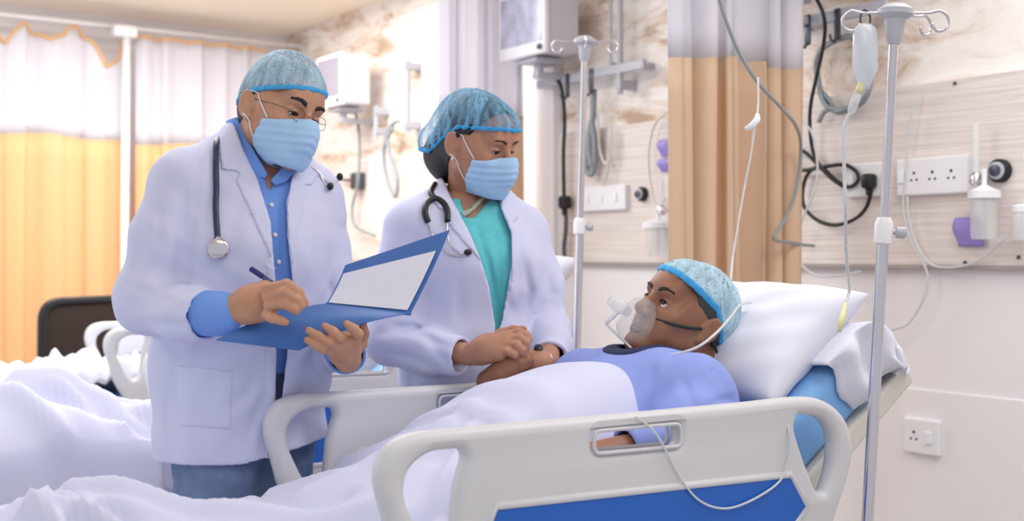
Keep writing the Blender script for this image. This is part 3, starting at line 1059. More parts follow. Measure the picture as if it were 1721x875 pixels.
def eyes(H, look=(0, 0, 0), parent=None):
    for s in (-1, 1):
        b = NB(); ball(b, (s * .032, -.0745, -.0025), .0130, 20)
        e = H.bm(b, 'eye', M_EYE, parent)
        d = Vector((look[0], -1, look[2])).normalized()
        q = d.to_track_quat('Z', 'Y').to_matrix().to_4x4()
        i = NB()
        bmesh.ops.create_uvsphere(i, u_segments=18, v_segments=8, radius=.0070, matrix=Matrix.Translation(Vector((s * .032, -.0745, -.0025)) + d * .0104) @ q @ Matrix.Diagonal((1, 1, .45, 1)))
        H.bm(i, 'iris', M_IRIS, e)
def lashes(H, lid, parent):
    for s in (-1, 1):
        zc = -.0045 - .004 * (1 - lid) + .002
        hh = .0026 + .0052 * lid
        b = NB()
        pts = []
        for k in range(11):
            t = -1 + k / 5
            x, z = s * .032 + .0150 * t, zc + hh * math.sqrt(max(0, 1 - t * t))
            dd = max(0, 1 - ((x - s * .032) / .0187) ** 2 - ((z + .001) / .0142) ** 2)
            pts.append((x, -.0755 - .0157 * math.sqrt(dd) - .0004, z))
        tube(b, spline(pts, 3), [.0005 + .0016 * math.sin(math.pi * k / 30) for k in range(31)], 6)
        H.bm(b, 'eyelash', M_BROW, parent)
def head_surf(H, o, y, z, side, lift=.0):
    """point of the finished head beside canonical (y, z), seen from the SIDE"""
    if not hasattr(H, 'tree'):
        Mi = H.M.inverted() @ basis_of(o)
        H.tree = BVHTree.FromPolygons([Mi @ q.co for q in o.data.vertices], [tuple(p.vertices) for p in o.data.polygons])
    r = H.tree.ray_cast(Vector((side * .2, y, z)), Vector((-side, 0, 0)))
    return r[0] + Vector((side * lift, 0, 0)) if r[0] else Vector((side * .07, y, z))
def brows(H, v, thick=.0042, parent=None, tilt=0.0):
    for s in (-1, 1):
        w = v.crop((-.07, -.14, .0), (.07, -.03, .05))
        w.D = np.maximum(w.D - _s(.0018), -(w.D + _s(.002)))
        X, Y, Z = w.grid()
        xs = np.abs(X)
        zc = .0205 + .007 * np.sin(np.clip((xs - .012) / .04, 0, 1) * 2.3) - tilt * (xs - .03)
        th = thick * (1 - .55 * np.clip((xs - .02) / .035, 0, 1))
        d = np.maximum(np.abs(Z - zc) - th, np.maximum(.0125 - X * s, X * s - .052)) + 0 * Y
        w.D = np.maximum(w.D, d.astype(np.float32))
        if (w.D < 0).any(): H.vol(w, 'eyebrow', M_BROW, parent=parent)
def skull(h=.003, grow=0.0, bun=None):
    v = Vol((-.15, -.16, -.16), (.15, .24, .19), h)
    g = grow
    v.ell((0, .018, .038), (.077 + g, .098 + g, .086 + g), k=0)
    v.ell((0, .03, .0), (.072 + g, .085 + g, .08 + g), k=.03)
    v.ell((0, -.05, .05), (.058 + g, .045 + g, .045 + g), k=.04)
    if bun:
        for c, r in bun: v.ell(c, r, k=.05)
    return v
def hairline(v, zf=.075, zs=-.02, zn=-.07):
    """drop everything below the hairline: high over the brow, sideburn before the ear, low at the nape"""
    X, Y, Z = v.grid()
    t = np.clip((Y + .10) / .075, 0, 1)
    u = np.clip((Y - .0) / .08, 0, 1)
    line = zf + (zs - zf) * t ** 1.4 + (zn - zs) * u
    return v.keep((line - Z + 0 * X).astype(np.float32) * .7)
def cap(H, grow, plane, m, mband, parent=None, bun=None, pleats=.003, seed=0, band=.012, tilt=0.0):
    """bouffant cap: puffed cloth gathered into an elastic band along a tilted plane (zf at the brow, zb at the nape)"""
    v = skull(.003, grow, bun)
    X, Y, Z = v.grid()
    zf, ze, zb = plane
    line = np.interp(Y, [-.1, .012, .11, .2], [zf, ze, zb, zb - .01]).astype(np.float32) + _s(tilt) * X + 0 * Z
    rel = Z - line
    ang = np.arctan2(X, -(Y - .02))
    gather = np.exp(-np.clip(rel, 0, 1) / .03)
    v.D = v.D + (pleats * np.sin(ang * 26 + 3 * np.sin(Z * 40 + seed)) * (.35 + .65 * gather) + .0010 * np.sin(X * 70 + 2 * np.sin(Y * 50 + seed)) * np.sin(Z * 60 + X * 30)).astype(np.float32)
    v.D = v.D + (.6 * grow * np.exp(-np.clip(rel, 0, 1) / .012)).astype(np.float32)
    s = v.shell(-.0035, .0)
    s.keep((-rel).astype(np.float32))
    c = H.vol(s, 'cap', m, parent=parent)
    b = v.shell(-.004, .0022)
    b.keep((np.abs(rel - band * .5) - band * .5).astype(np.float32))
    H.vol(b, 'cap_band', mband, parent=c)
    return c
def surgical_mask(H, v, body, parent=None, m=None, top=-.010, back=-.050, side=.42):
    w = v.crop((-.09, -.15, -.15), (.09, .02, .03))
    w.ell((0, -.062, -.055), (.05, .052, .05), k=.03)
    w.ell((0, -.064, -.097), (.042, .036, .032), k=.03)
    w.cone((0, -.1, -.012), (0, -.106, -.06), .012, .02, k=.03)
    X, Y, Z = w.grid()
    w.D = w.D + (.0012 * np.sin((Z + .012 * np.abs(X) / .05) * 330) * np.exp(-((Z + .062) / .032) ** 2) + 0 * Y).astype(np.float32)
    s = w.shell(-.002, .0048)
    ztop = top - 1.0 * np.clip(np.abs(X) - .012, 0, 1) * .38
    zbot = -.128 + .3 * np.clip(np.abs(X) - .03, 0, 1)
    s.keep(np.maximum(np.maximum(Z - ztop, zbot - Z), Y - (back - side * Z)).astype(np.float32) + 0 * Y)
    o = H.vol(s, 'mask', m or M_MASK, parent=parent)
    for sgn in (-1, 1):
        for (y0, z0), (y1, z1) in (((-.050, -.030), (-.004, .022)), ((-.024, -.092), (.004, -.036))):
            pts = [head_surf(H, body, y0 + (y1 - y0) * k / 5, z0 + (z1 - z0) * k / 5, sgn, .0022) for k in range(6)]
            pts.append(Vector((sgn * .089, .026, z1 + (.004 if z1 > 0 else .006))))
            H.bm(tube(NB(), spline(pts, 6), .0015, 6), 'ear_loop', M_LOOP, o)
    return o
def hand_vol(cs, h=.0019):
    """cs: list of chains ([points], [radii], blend) in the camera-aligned frame"""
    P = np.array([p for c in cs for p in c[0]], float)
    v = Vol(P.min(0) - .05, P.max(0) + .05, h)
    for pts, rs, k in cs: v.chain([tuple(p) for p in pts], rs, k)
    return v
# ------------------------------------------------------------------ the man doctor, writing in a folder
M_SKIN1 = skin_mat('skin_warm_brown', '#be8d71')
M_SHIRT = mat('blue_shirt_cotton', '#6f9be6', .8, bump=.06, bscale=600)
M_JEANS = mat('blue_denim', '#6b80a3', .85, bump=.25, bscale=700, var=.14, vscale=35)
M_SHOE = mat('dark_shoe_leather', '#1c1a1c', .4)
Y1 = 2.60
def p1(px, py, d=0.0): return PX(px, py, Y1 + d)
base1 = cw((p1(408, 500)[0], Y1, 0)); base1.z = 0
doc = thing('person', 'standing man in blue hair cap, mask and white coat, head bowed, writing in a folder', 'person', base1)
LX = (.87, .5, 0)                                  # towards his left shoulder

hc1 = p1(472, 190, -.01)
R1 = rot_head(50, 8, 13)
H1 = Head(hc1, R1, .93, doc)
NK1 = H1.L.inverted() @ p1(447, 300, .06)
hv1 = head_vol(0, gaze_lid=.12, neck=(NK1, .056, .062))
# body under the clothes
bv = Vol((-1.0, 2.15, 0), (-.2, 2.95, 1.52), .009)
bv.ecap(p1(412, 700), p1(408, 600), (.145, .095), (.145, .10), LX)
bv.ecap(p1(408, 600), p1(422, 420), (.145, .10), (.165, .11), LX, k=.05)
bv.ecap(p1(422, 420), p1(436, 330, .02), (.165, .11), (.15, .085), LX, k=.05)
bv.cone(p1(318, 305, -.075), p1(522, 325, .1), .05, k=.05)
bv.cone(p1(440, 320, .04), p1(452, 270, .05), .062, .056, k=.05)
E1, W1 = p1(247, 512, -.12), p1(392, 520, -.245)
E2, W2 = p1(556, 560, .08), p1(584, 603, -.13)
bv.chain([p1(312, 312, -.085), E1, W1], [.048, .04, .029], .03)
bv.chain([p1(522, 330, .1), E2, W2], [.048, .04, .029], .03)
FEET1 = []
for hipx, d, s in ((368, -.05, -1), (452, .05, 1)):
    hip = p1(hipx, 700, d); kn = Vector((hip.x + .01, hip.y - .02, .50)); an = Vector((hip.x + .005, hip.y + .01, .09))
    bv.chain([hip, kn, an], [.085, .058, .042], .04)
    toe = an + Vector((.5 * .15, -.87 * .15, -.05)); bv.cone(an + Vector((0, 0, -.03)), toe, .035, .028, k=.03)
    FEET1.append((hip, kn, an))

# right hand, holding the pen; left hand, fingers up against the folder's cover
def fing(p, pts, r): return ([p(*q) for q in pts], r, .006)
f = p1
rh = [([W1, f(408, 515, -.245), f(425, 510, -.250)], [.029, .030, .028], .01),
      ([f(420, 500, -.245), f(448, 485, -.245)], [.022, .018], .02), ([f(420, 515, -.250), f(455, 505, -.252)], [.023, .017], .02), ([f(420, 525, -.247), f(452, 528, -.250)], [.018, .013], .02),
      ([f(425, 505, -.240), f(455, 500, -.240)], [.026, .02], .02),
      fing(f, [(446, 486, -.29), (482, 478, -.30), (502, 492, -.305), (513, 509, -.298)], [.0115, .0105, .009, .0075]),
      fing(f, [(450, 499, -.295), (478, 492, -.31), (497, 503, -.315), (506, 515, -.305)], [.0115, .0105, .009, .0075]),
      fing(f, [(452, 514, -.298), (478, 510, -.315), (492, 517, -.318), (498, 523, -.31)], [.011, .010, .0088, .0075]),
      fing(f, [(448, 529, -.296), (458, 534, -.313), (472, 538, -.318), (480, 541, -.315)], [.0105, .0095, .008, .007]),
      fing(f, [(425, 500, -.262), (455, 492, -.25), (484, 496, -.258), (503, 510, -.272)], [.013, .0115, .010, .008])]
lh = [([W2, f(580, 590, -.16), f(576, 580, -.19)], [.029, .028, .026], .01),
      ([f(573, 592, -.175), f(552, 580, -0.222)], [.022, .016], .02), ([f(584, 588, -.175), f(592, 572, -0.212)], [.022, .017], .02), ([f(579, 590, -.175), f(570, 574, -0.222)], [.024, .018], .02),
      fing(f, [(597, 574, -.20), (602, 561, -.235), (594, 552, -.243), (583, 544, -.243)], [.0108, .0098, .0090, .0076]),
      fing(f, [(583, 577, -.21), (573, 567, -.243), (560, 557, -.25), (546, 548, -.250)], [.0108, .0098, .0090, .0076]),
      fing(f, [(568, 582, -.215), (552, 575, -.248), (536, 565, -.256), (519, 555, -.257)], [.0105, .0096, .0088, .0074]),
      fing(f, [(558, 590, -.215), (543, 586, -.246), (529, 579, -.256), (516, 571, -.260)], [.0098, .0088, .0080, .0068]),
      fing(f, [(592, 592, -.15), (607, 578, -.155), (612, 560, -.165), (610, 545, -.175)], [.014, .012, .010, .0085])]
body1 = obj('body', to_mesh([(np.array([H1.L @ Vector(p) for p in hv1.data()[0]]), hv1.data()[1])] + [x.data() for x in (bv, hand_vol(rh), hand_vol(lh))], M_CW), M_SKIN1, doc)
eyes(H1, (0, 0, -.45), body1)
brows(H1, hv1, .0064, body1)
lashes(H1, .12, body1)
hr = hairline(skull(.003, .003), .12, .026, -.075)
H1.vol(hr.shell(-.006, 0), 'hair', M_HAIR)
cap(H1, .004, (.056, .036, .0), M_CAPM, M_BAND, seed=1, pleats=.0016, tilt=.16, bun=[((0, .01, .07), (.064, .08, .078))])
surgical_mask(H1, hv1, body1)
# rimless glasses worn above the mask
g = NB()
for s in (-1, 1):
    tube(g, [(s * .033 + .024 * math.cos(t), -.108 + .01 * abs(math.cos(t)) ** 2 * (1), -.008 + .015 * math.sin(t)) for t in frange(0, 6.283, 24)[:-1]], .0007, 6, closed=True)
    tube(g, [(s * .057, -.098, -.003), (s * .078, -.06, .002), (s * .081, .01, .008), (s * .082, .03, -.006)], .0009, 6)
tube(g, [(-.009, -.109, -.005), (0, -.113, -.002), (.009, -.109, -.005)], .0008, 6)
gl = H1.bm(g, 'glasses', M_DSTEEL)

# shirt, trousers, shoes
sv = Vol((-.95, 2.2, .80), (-.25, 2.95, 1.62), .005)
sv.ecap(p1(412, 690), p1(408, 600), (.168, .118), (.165, .118), LX)
sv.ecap(p1(408, 600), p1(424, 420), (.165, .118), (.175, .12), LX, k=.05)
sv.ecap(p1(424, 420), p1(440, 330, .02), (.175, .12), (.16, .092), LX, k=.05)
sv.cone(p1(335, 304, -.065), p1(505, 322, .085), .048, k=.05)
sv.cone(p1(440, 325, .03), p1(448, 292, .04), .070, .064, k=.05)
sv.wobble(.0022, 38, 3)
for ln in ([(450, 330), (462, 420), (470, 560)], [(468, 330), (474, 430), (474, 560)]): sv.groove(ln, 2.2, .004, Y1)
sv.half(p1(410, 622), (0, 0, -1))
_y = sv.grid()[1]
sv.cut(np.maximum(sv.poly([(388, 150), (396, 200), (424, 258), (446, 300), (452, 322), (462, 302), (482, 276), (505, 150)]), _y - _s(Y1 + .06)).astype(np.float32))
sleeve = Vol((-.8, 2.15, .95), (-.15, 2.75, 1.35), .004)
sleeve.cone(p1(310, 525, -.18), p1(372, 527, -.238), .05, .0445, k=0)
sleeve2 = sleeve.shell(-.0085, 0)
sleeve2.half(p1(390, 520, -.27), Vector(p1(394, 524, -.27)) - Vector(p1(330, 540, -.22)))
cl = Vol((-.5, 2.3, .95), (-.15, 2.75, 1.25), .004)
cl.cone(p1(573, 570, -.0), p1(582, 597, -.115), .047, .042, k=0)
cl2 = cl.shell(-.0075, 0)
cl2.half(p1(581, 592, -.12), Vector(p1(582, 597, -.13)) - Vector(p1(565, 560, .03)))
shirt = obj('shirt', to_mesh([sv.data(), sleeve2.data(), cl2.data()], M_CW), M_SHIRT, doc)
nk = Vol((-.75, 2.35, 1.38), (-.3, 2.85, 1.68), .003)
nk.cone(p1(452, 304, .015), p1(434, 208, .055), .088, .070, k=0)
col = nk.shell(-.008, 0)
dpoly = col.copy().poly([(378, 203), (398, 196), (420, 240), (450, 292), (446, 300), (428, 300), (404, 260), (390, 232)])
dpol2 = col.copy().poly([(454, 303), (468, 288), (484, 268), (500, 258), (496, 288), (480, 306), (462, 312)])
backc = (np.float32(1.0) * (col.grid()[1] < _s(Y1 + .03))).astype(np.float32)
X, Y, Z = col.grid()
band = np.maximum(np.maximum(_s(Y1 + .03) - Y, np.abs(Z - _s(1.555)) - _s(.04)), 0 * X - 1)
col.keep(np.minimum(np.minimum(dpoly, dpol2), band).astype(np.float32))
obj('collar', vmesh(col), M_SHIRT, shirt)
hit = caster([shirt])
for px, py in ((456, 345), (462, 395), (468, 440)):
    q = hit(px, py, .001)
    if q: obj('button', ball(NB(), q, .0055, 12), M_WHITE, shirt)
tv = Vol((-.95, 2.3, .03), (-.25, 2.92, 1.06), .007)
tv.ecap(p1(412, 690), p1(410, 630), (.166, .117), (.166, .117), LX)
for hip, kn, an in FEET1:
    tv.chain([hip, kn, an + Vector((0, 0, .0))], [.102, .078, .066], .03)
tv.wobble(.004, 30, 8)
tv.half(p1(410, 618), (0, 0, 1)); tv.half((0, 0, .05), (0, 0, -1))
obj('trousers', vmesh(tv), M_JEANS, doc)
for hip, kn, an in FEET1:
    sh = Vol((an.x - .15, an.y - .3, 0), (an.x + .25, an.y + .15, .2), .006)
    F = Vector((.5, -.87, 0))
    sh.cone(an + Vector((0, 0, -.035)) - F * .04, an + F * .17 + Vector((0, 0, -.055)), .046, .036, k=.02)
    sh.cone(an + Vector((0, 0, -.02)), an + Vector((0, 0, .03)), .052, .05, k=.03)
    sh.half((0, 0, .004), (0, 0, -1))
    obj('shoe', vmesh(sh), M_SHOE, doc)

# coat: one outer form, hollowed to cloth, opened at the front
cv = Vol((-1.02, 2.12, .80), (-.16, 3.0, 1.64), .0042)
cv.ecap(p1(409, 790), p1(404, 610), (.186, .150), (.186, .143), LX, k=0)
cv.ecap(p1(404, 610), p1(422, 420), (.186, .143), (.186, .137), LX, k=.06)
cv.ecap(p1(422, 420), p1(438, 330, .02), (.186, .137), (.165, .10), LX, k=.06)
cv.cone(p1(316, 308, -.075), p1(520, 330, .105), .062, .060, k=.05)
cv.cone(p1(316, 306, -.075), p1(418, 246, .035), .060, .056, k=.04)
cv.cone(p1(520, 330, .105), p1(470, 268, .07), .060, .056, k=.04)
cv.cone(p1(418, 246, .035), p1(470, 268, .07), .056, .054, k=.03)
torso_only = cv.copy()
cv.chain([p1(306, 316, -.09), p1(272, 412, -.115), p1(247, 505, -.13)], [.069, .064, .062], .035)
cv.chain([p1(247, 508, -.13), p1(310, 525, -.195), p1(360, 531, -.23)], [.062, .056, .054], .03)
cv.chain([p1(526, 335, .105), p1(541, 430, .115), p1(552, 545, .09)], [.066, .060, .056], .035)
cv.chain([p1(552, 548, .09), p1(573, 575, .0), p1(578, 585, -.05)], [.056, .052, .050], .03)
cv.wobble(.0035, 16, 5)
cv.wobble(.0016, 36, 6)
for ln, w, d in (([(225, 505), (265, 497), (300, 510)], 6, .006), ([(228, 520), (270, 512), (290, 500)], 6, .005), ([(262, 470), (300, 488), (330, 492)], 6, .006),
                 ([(248, 540), (300, 545), (345, 548)], 6, .006), ([(312, 330), (306, 400), (296, 465)], 6, .012), ([(326, 345), (318, 420), (312, 480)], 5, .007),
                 ([(268, 350), (262, 420)], 6, .005), ([(342, 268), (334, 310), (326, 350)], 4, .006), ([(440, 610), (415, 660), (380, 690)], 8, .008), ([(450, 700), (440, 740), (435, 770)], 7, .007), ([(280, 640), (284, 720), (290, 770)], 7, .006), ([(400, 340), (392, 400), (398, 450)], 9, .006), ([(510, 640), (500, 700), (495, 745)], 7, .008), ([(360, 585), (390, 600), (430, 595)], 7, .006), ([(240, 360), (236, 430), (226, 470)], 7, .006), ([(215, 480), (250, 490), (285, 480)], 5, .006), ([(300, 522), (325, 515), (345, 520)], 5, .005), ([(420, 680), (400, 730), (380, 765)], 9, .008), ([(455, 640), (430, 700), (410, 760)], 7, .010), ([(300, 600), (296, 690), (300, 760)], 8, .006),
                 ([(345, 590), (360, 660)], 7, .006), ([(545, 400), (556, 470), (550, 520)], 5, .005), ([(530, 350), (534, 420), (530, 480)], 5, .004), ([(520, 620), (516, 690), (522, 740)], 7, .008),
                 ([(560, 430), (548, 470), (560, 500)], 4, .004), ([(380, 330), (372, 420), (378, 500)], 10, .004)):
    cv.groove(ln, w, d, Y1 + .2)
outer = cv.copy()
coat = cv.shell(-.0095, 0)
X, Y, Z = coat.grid()
open_ = coat.poly([(372, 170), (396, 214), (409, 250), (432, 300), (455, 372), (463, 470), (465, 560), (463, 700), (466, 800), (472, 800), (469, 700), (477, 640), (486, 560), (491, 470), (483, 400), (481, 340), (493, 286), (518, 262), (540, 170)])
coat.cut(np.maximum(open_, Y - _s(Y1 + .03)).astype(np.float32))
# neck hole
nh = coat.copy(); nh.D[:] = BIG
nh.cone(p1(452, 300, .02), p1(434, 190, .06), .082, .072, k=0)
coat.cut(np.maximum(nh.D, _s(1.47) - Z).astype(np.float32))
hemz = CAM_H - (779 - CY) * (Y1 - .13) / FPX
coat.keep((_s(hemz) - Z - _s(-.22) * np.clip(X - _s(p1(430, 0)[0]), 0, 1) + 0 * Y).astype(np.float32))
# sleeve ends
n1 = Vector(p1(378, 529, -.262)) - Vector(p1(310, 525, -.195)); n1.normalize()
c1 = p1(346, 529, -.222)
box1 = ((X - _s(c1.x)) * _s(n1.x) + (Y - _s(c1.y)) * _s(n1.y) + (Z - _s(c1.z)) * _s(n1.z))
near1 = np.sqrt((X - _s(c1.x)) ** 2 + (Y - _s(c1.y)) ** 2 + (Z - _s(c1.z)) ** 2) - _s(.095)
coat.D = np.where((near1 < 0) & (Y < _s(Y1 - .165)), np.maximum(coat.D, box1.astype(np.float32)), coat.D)
n2 = (Vector(p1(582, 600, -.13)) - Vector(p1(565, 560, .05))).normalized()
c2 = p1(577, 588, -.06)
box2 = ((X - _s(c2.x)) * _s(n2.x) + (Y - _s(c2.y)) * _s(n2.y) + (Z - _s(c2.z)) * _s(n2.z))
near2 = np.sqrt((X - _s(c2.x)) ** 2 + (Y - _s(c2.y)) ** 2 + (Z - _s(c2.z)) ** 2) - _s(.085)
coat.D = np.where(near2 < 0, np.maximum(coat.D, box2.astype(np.float32)), coat.D)
coat_o = obj('coat', vmesh(coat), M_COAT, doc)
def patch(src, name, pts, m, parent, o0=-.005, o1=.0042, y0=0, y1=9, relax=1):
    lo = [1e9, y0, 1e9]; hi = [-1e9, y1, -1e9]
    ys = (max(y0, src.ax[1][0]), min(y1, src.ax[1][-1]))
    for px, py in pts:
        for yy in ys:
            q = PX(px, py, float(yy))
            lo[0] = min(lo[0], q.x - .01); hi[0] = max(hi[0], q.x + .01); lo[2] = min(lo[2], q.z - .01); hi[2] = max(hi[2], q.z + .01)
    lo[1], hi[1] = ys
    w = src.crop(lo, hi).shell(o0, o1)
    w.keep(w.poly(pts))
    return obj(name, vmesh(w, relax), m, parent)
patch(outer, 'lapel', [(384, 206), (366, 236), (372, 284), (404, 290), (396, 303), (420, 355), (452, 425), (459, 440), (455, 372), (432, 298), (408, 250), (395, 214)], M_COAT, coat_o, y1=Y1 + .08)
patch(outer, 'lapel', [(492, 288), (504, 270), (520, 272), (536, 292), (524, 312), (511, 312), (516, 326), (502, 380), (491, 450), (484, 400), (482, 340)], M_COAT, coat_o, y1=Y1 + .12)
patch(outer, 'pocket', [(297, 612), (392, 622), (388, 722), (302, 716)], M_COAT, coat_o, o1=.0028, y1=Y1)
patch(outer, 'placket', [(447, 440), (463, 450), (464, 560), (462, 690), (464, 768), (446, 772), (446, 600)], M_COAT, coat_o, o1=.0025, y1=Y1)
# ------------------------------------------------------------------ the woman doctor, holding the patient's hand
Y2 = 2.92
def p2(px, py, d=0.0): return PX(px, py, Y2 + d)
M_SKIN2 = skin_mat('skin_tan', '#b6836a')
M_SKIN3 = skin_mat('skin_deep_brown', '#96664e')
M_TEAL = mat('teal_kurta_cotton', '#5fc3cc', .8, bump=.08, bscale=300, var=.08, vscale=40)
M_SHAWL = mat('grey_green_scarf', '#a9b5a4', .8, bump=.05, bscale=400)
M_SLACK = mat('light_trousers', '#c9cdd8', .8)
base2 = cw((p2(800, 500)[0], Y2, 0)); base2.z = 0
lady = thing('person', 'standing woman in blue hair cap, mask, white coat and teal top, holding a hand', 'person', base2)
LX2 = (.9, .43, 0)
F2 = Vector((.43, -.9, 0))
hc2 = p2(804, 242, -.02)
R2 = rot_head(55, 15, -3)
H2 = Head(hc2, R2, .92, lady)
NK2 = H2.L.inverted() @ p2(785, 355, .04)
hv2 = head_vol(0, gaze_lid=.3, neck=(NK2, .049, .056))
bv = Vol((-.5, 2.4, 0), (.3, 3.25, 1.50), .009)
bv.ecap(p2(790, 690), p2(792, 590), (.155, .105), (.135, .095), LX2)
bv.ecap(p2(792, 590), p2(800, 450), (.135, .095), (.14, .10), LX2, k=.05)
bv.ecap(p2(800, 450), p2(792, 380, .02), (.14, .10), (.13, .08), LX2, k=.05)
bv.cone(p2(700, 375, -.055), p2(868, 380, .07), .046, k=.05)
bv.cone(p2(788, 385, .02), p2(785, 340, .03), .05, .048, k=.04)
E3, W3 = p2(648, 570, -.10), p2(790, 596, -.235)
E4, W4 = p2(922, 556, .03), p2(922, 608, -.19)
bv.chain([p2(690, 385, -.06), E3, W3], [.044, .037, .025], .03)
bv.chain([p2(878, 388, .07), p2(908, 480, .07), E4, W4], [.04, .033, .032, .025], .03)
FEET2 = []
for hx, d in ((752, -.04), (832, .04)):
    hip = p2(hx, 690, d); kn = Vector((hip.x + .005, hip.y - .02, .47)); an = Vector((hip.x, hip.y + .01, .085))
    bv.chain([hip, kn, an], [.085, .054, .038], .04)
    bv.cone(an + Vector((0, 0, -.03)), an + F2 * .15 + Vector((0, 0, -.05)), .032, .026, k=.03)
    FEET2.append((hip, kn, an))
f = p2
# her right hand lies over the patient's, her left comes from the other side underneath
rh2 = [([W3, f(803, 592, -.245), f(818, 582, -.25)], [.025, .026, .025], .01),
       ([f(815, 580, -.25), f(852, 567, -.255)], [.021, .016], .02), ([f(815, 588, -.255), f(850, 580, -.265)], [.022, .017], .02), ([f(815, 594, -.25), f(840, 596, -.268)], [.018, .014], .02),
       fing(f, [(850, 563, -.25), (872, 558, -.258), (884, 562, -.268), (890, 570, -.272)], [.0105, .0095, .0085, .007]),
       fing(f, [(853, 571, -.26), (873, 568, -.272), (884, 575, -.28), (886, 583, -.28)], [.0105, .0095, .0085, .007]),
       fing(f, [(850, 580, -.268), (868, 580, -.282), (878, 588, -.286), (880, 595, -.283)], [.0105, .0095, .0082, .007]),
       fing(f, [(842, 590, -.27), (855, 591, -.285), (865, 596, -.288), (868, 600, -.284)], [.0098, .0088, .0078, .0066]),
       fing(f, [(820, 577, -.235), (842, 560, -.225), (862, 554, -.228), (880, 553, -.235)], [.013, .0115, .0098, .008])]
lh2 = [([W4, f(914, 610, -.21), f(906, 610, -.225)], [.025, .026, .024], .01),
       ([f(906, 605, -.222), f(885, 604, -.235)], [.02, .016], .02), ([f(906, 613, -.228), f(884, 612, -.24)], [.02, .016], .02),
       fing(f, [(886, 612, -.245), (870, 619, -.252), (856, 622, -.252), (846, 620, -.248)], [.0105, .0095, .0085, .007]),
       fing(f, [(884, 606, -.24), (866, 612, -.246), (852, 615, -.245), (842, 613, -.24)], [.0105, .0095, .0085, .007]),
       fing(f, [(885, 616, -.235), (868, 624, -.238), (854, 628, -.236), (844, 627, -.232)], [.0102, .009, .0082, .0068]),
       fing(f, [(888, 618, -.228), (874, 627, -.226), (862, 632, -.223), (853, 632, -.22)], [.0095, .0085, .0075, .0062]),
       fing(f, [(904, 604, -.215), (892, 594, -.222), (880, 590, -.232), (870, 590, -.238)], [.012, .0105, .0092, .0078])]
body2 = obj('body', to_mesh([(np.array([H2.L @ Vector(p) for p in hv2.data()[0]]), hv2.data()[1])] + [x.data() for x in (bv, hand_vol(rh2), hand_vol(lh2))], M_CW), M_SKIN2, lady)
eyes(H2, (0, 0, -.45), body2)
brows(H2, hv2, .0042, body2)
lashes(H2, .28, body2)
hr = skull(.003, .007)
hr.ell((0, .115, -.05), (.055, .05, .06), k=.05)
hr.ell((0, .085, -.085), (.05, .035, .04), k=.03)
H2.vol(hairline(hr, .125, .026, -.14).shell(-.008, 0), 'hair', M_HAIR)
cap(H2, .012, (.052, .034, -.05), M_CAP, M_BAND, seed=2, pleats=.0045, bun=[((0, .128, -.02), (.058, .056, .06)), ((0, .115, -.045), (.053, .048, .048)), ((0, .05, .055), (.068, .076, .068))])
surgical_mask(H2, hv2, body2, back=-.056, side=.34)
M_PEARL = mat('pearl', '#e9e2d8', .2)
for s in (-1, 1):
    H2.bm(ball(NB(), (s * .091, .006, -.042), .0042, 12), 'earring', M_PEARL, body2)

# teal top and scarf
kv = Vol((-.45, 2.5, .70), (.25, 3.2, 1.45), .0045)
kv.ecap(p2(792, 700), p2(793, 590), (.165, .115), (.142, .103), LX2, k=0)
kv.ecap(p2(793, 590), p2(801, 450), (.142, .103), (.148, .112), LX2, k=.05)
kv.ecap(p2(801, 450), p2(795, 385, .02), (.148, .112), (.135, .09), LX2, k=.05)
kv.cone(p2(715, 374, -.05), p2(855, 380, .06), .047, k=.05)
kv.cone(p2(790, 385, .02), p2(787, 350, .03), .06, .057, k=.04)
for ln in ([(800, 380), (822, 440), (836, 530)], [(830, 380), (840, 440), (840, 540)], [(812, 420), (828, 470), (838, 520)]): kv.groove(ln, 3, .005, Y2)
X, Y, Z = kv.grid()
kurta = kv.copy()
kurta.cut(np.maximum(kurta.poly([(770, 300), (776, 345), (783, 366), (796, 366), (820, 338), (826, 300)]), Y - _s(Y2 + .03)).astype(np.float32))
kurta.half(p2(790, 335), (0, 0, 1))
ko = obj('top', vmesh(kurta), M_TEAL, lady)
w = kv.shell(-.004, .004)
w.keep(np.maximum(w.poly([(772, 356), (780, 366), (800, 352), (818, 330), (812, 326), (790, 350)]), Y - _s(Y2)).astype(np.float32))
if (w.D < 0).any(): obj('neck_edge', vmesh(w), M_SHAWL, ko)
tv = Vol((-.35, 2.6, .03), (.2, 3.15, .96), .008)
for hip, kn, an in FEET2: tv.chain([hip, kn, an], [.098, .074, .06], .03)
tv.half((0, 0, .05), (0, 0, -1))
obj('trousers', vmesh(tv), M_SLACK, lady)
for hip, kn, an in FEET2:
    sh = Vol((an.x - .15, an.y - .3, 0), (an.x + .25, an.y + .15, .2), .006)
    sh.cone(an + Vector((0, 0, -.035)) - F2 * .035, an + F2 * .16 + Vector((0, 0, -.055)), .042, .032, k=.02)
    sh.half((0, 0, .004), (0, 0, -1))
    obj('shoe', vmesh(sh), M_SHOE, lady)

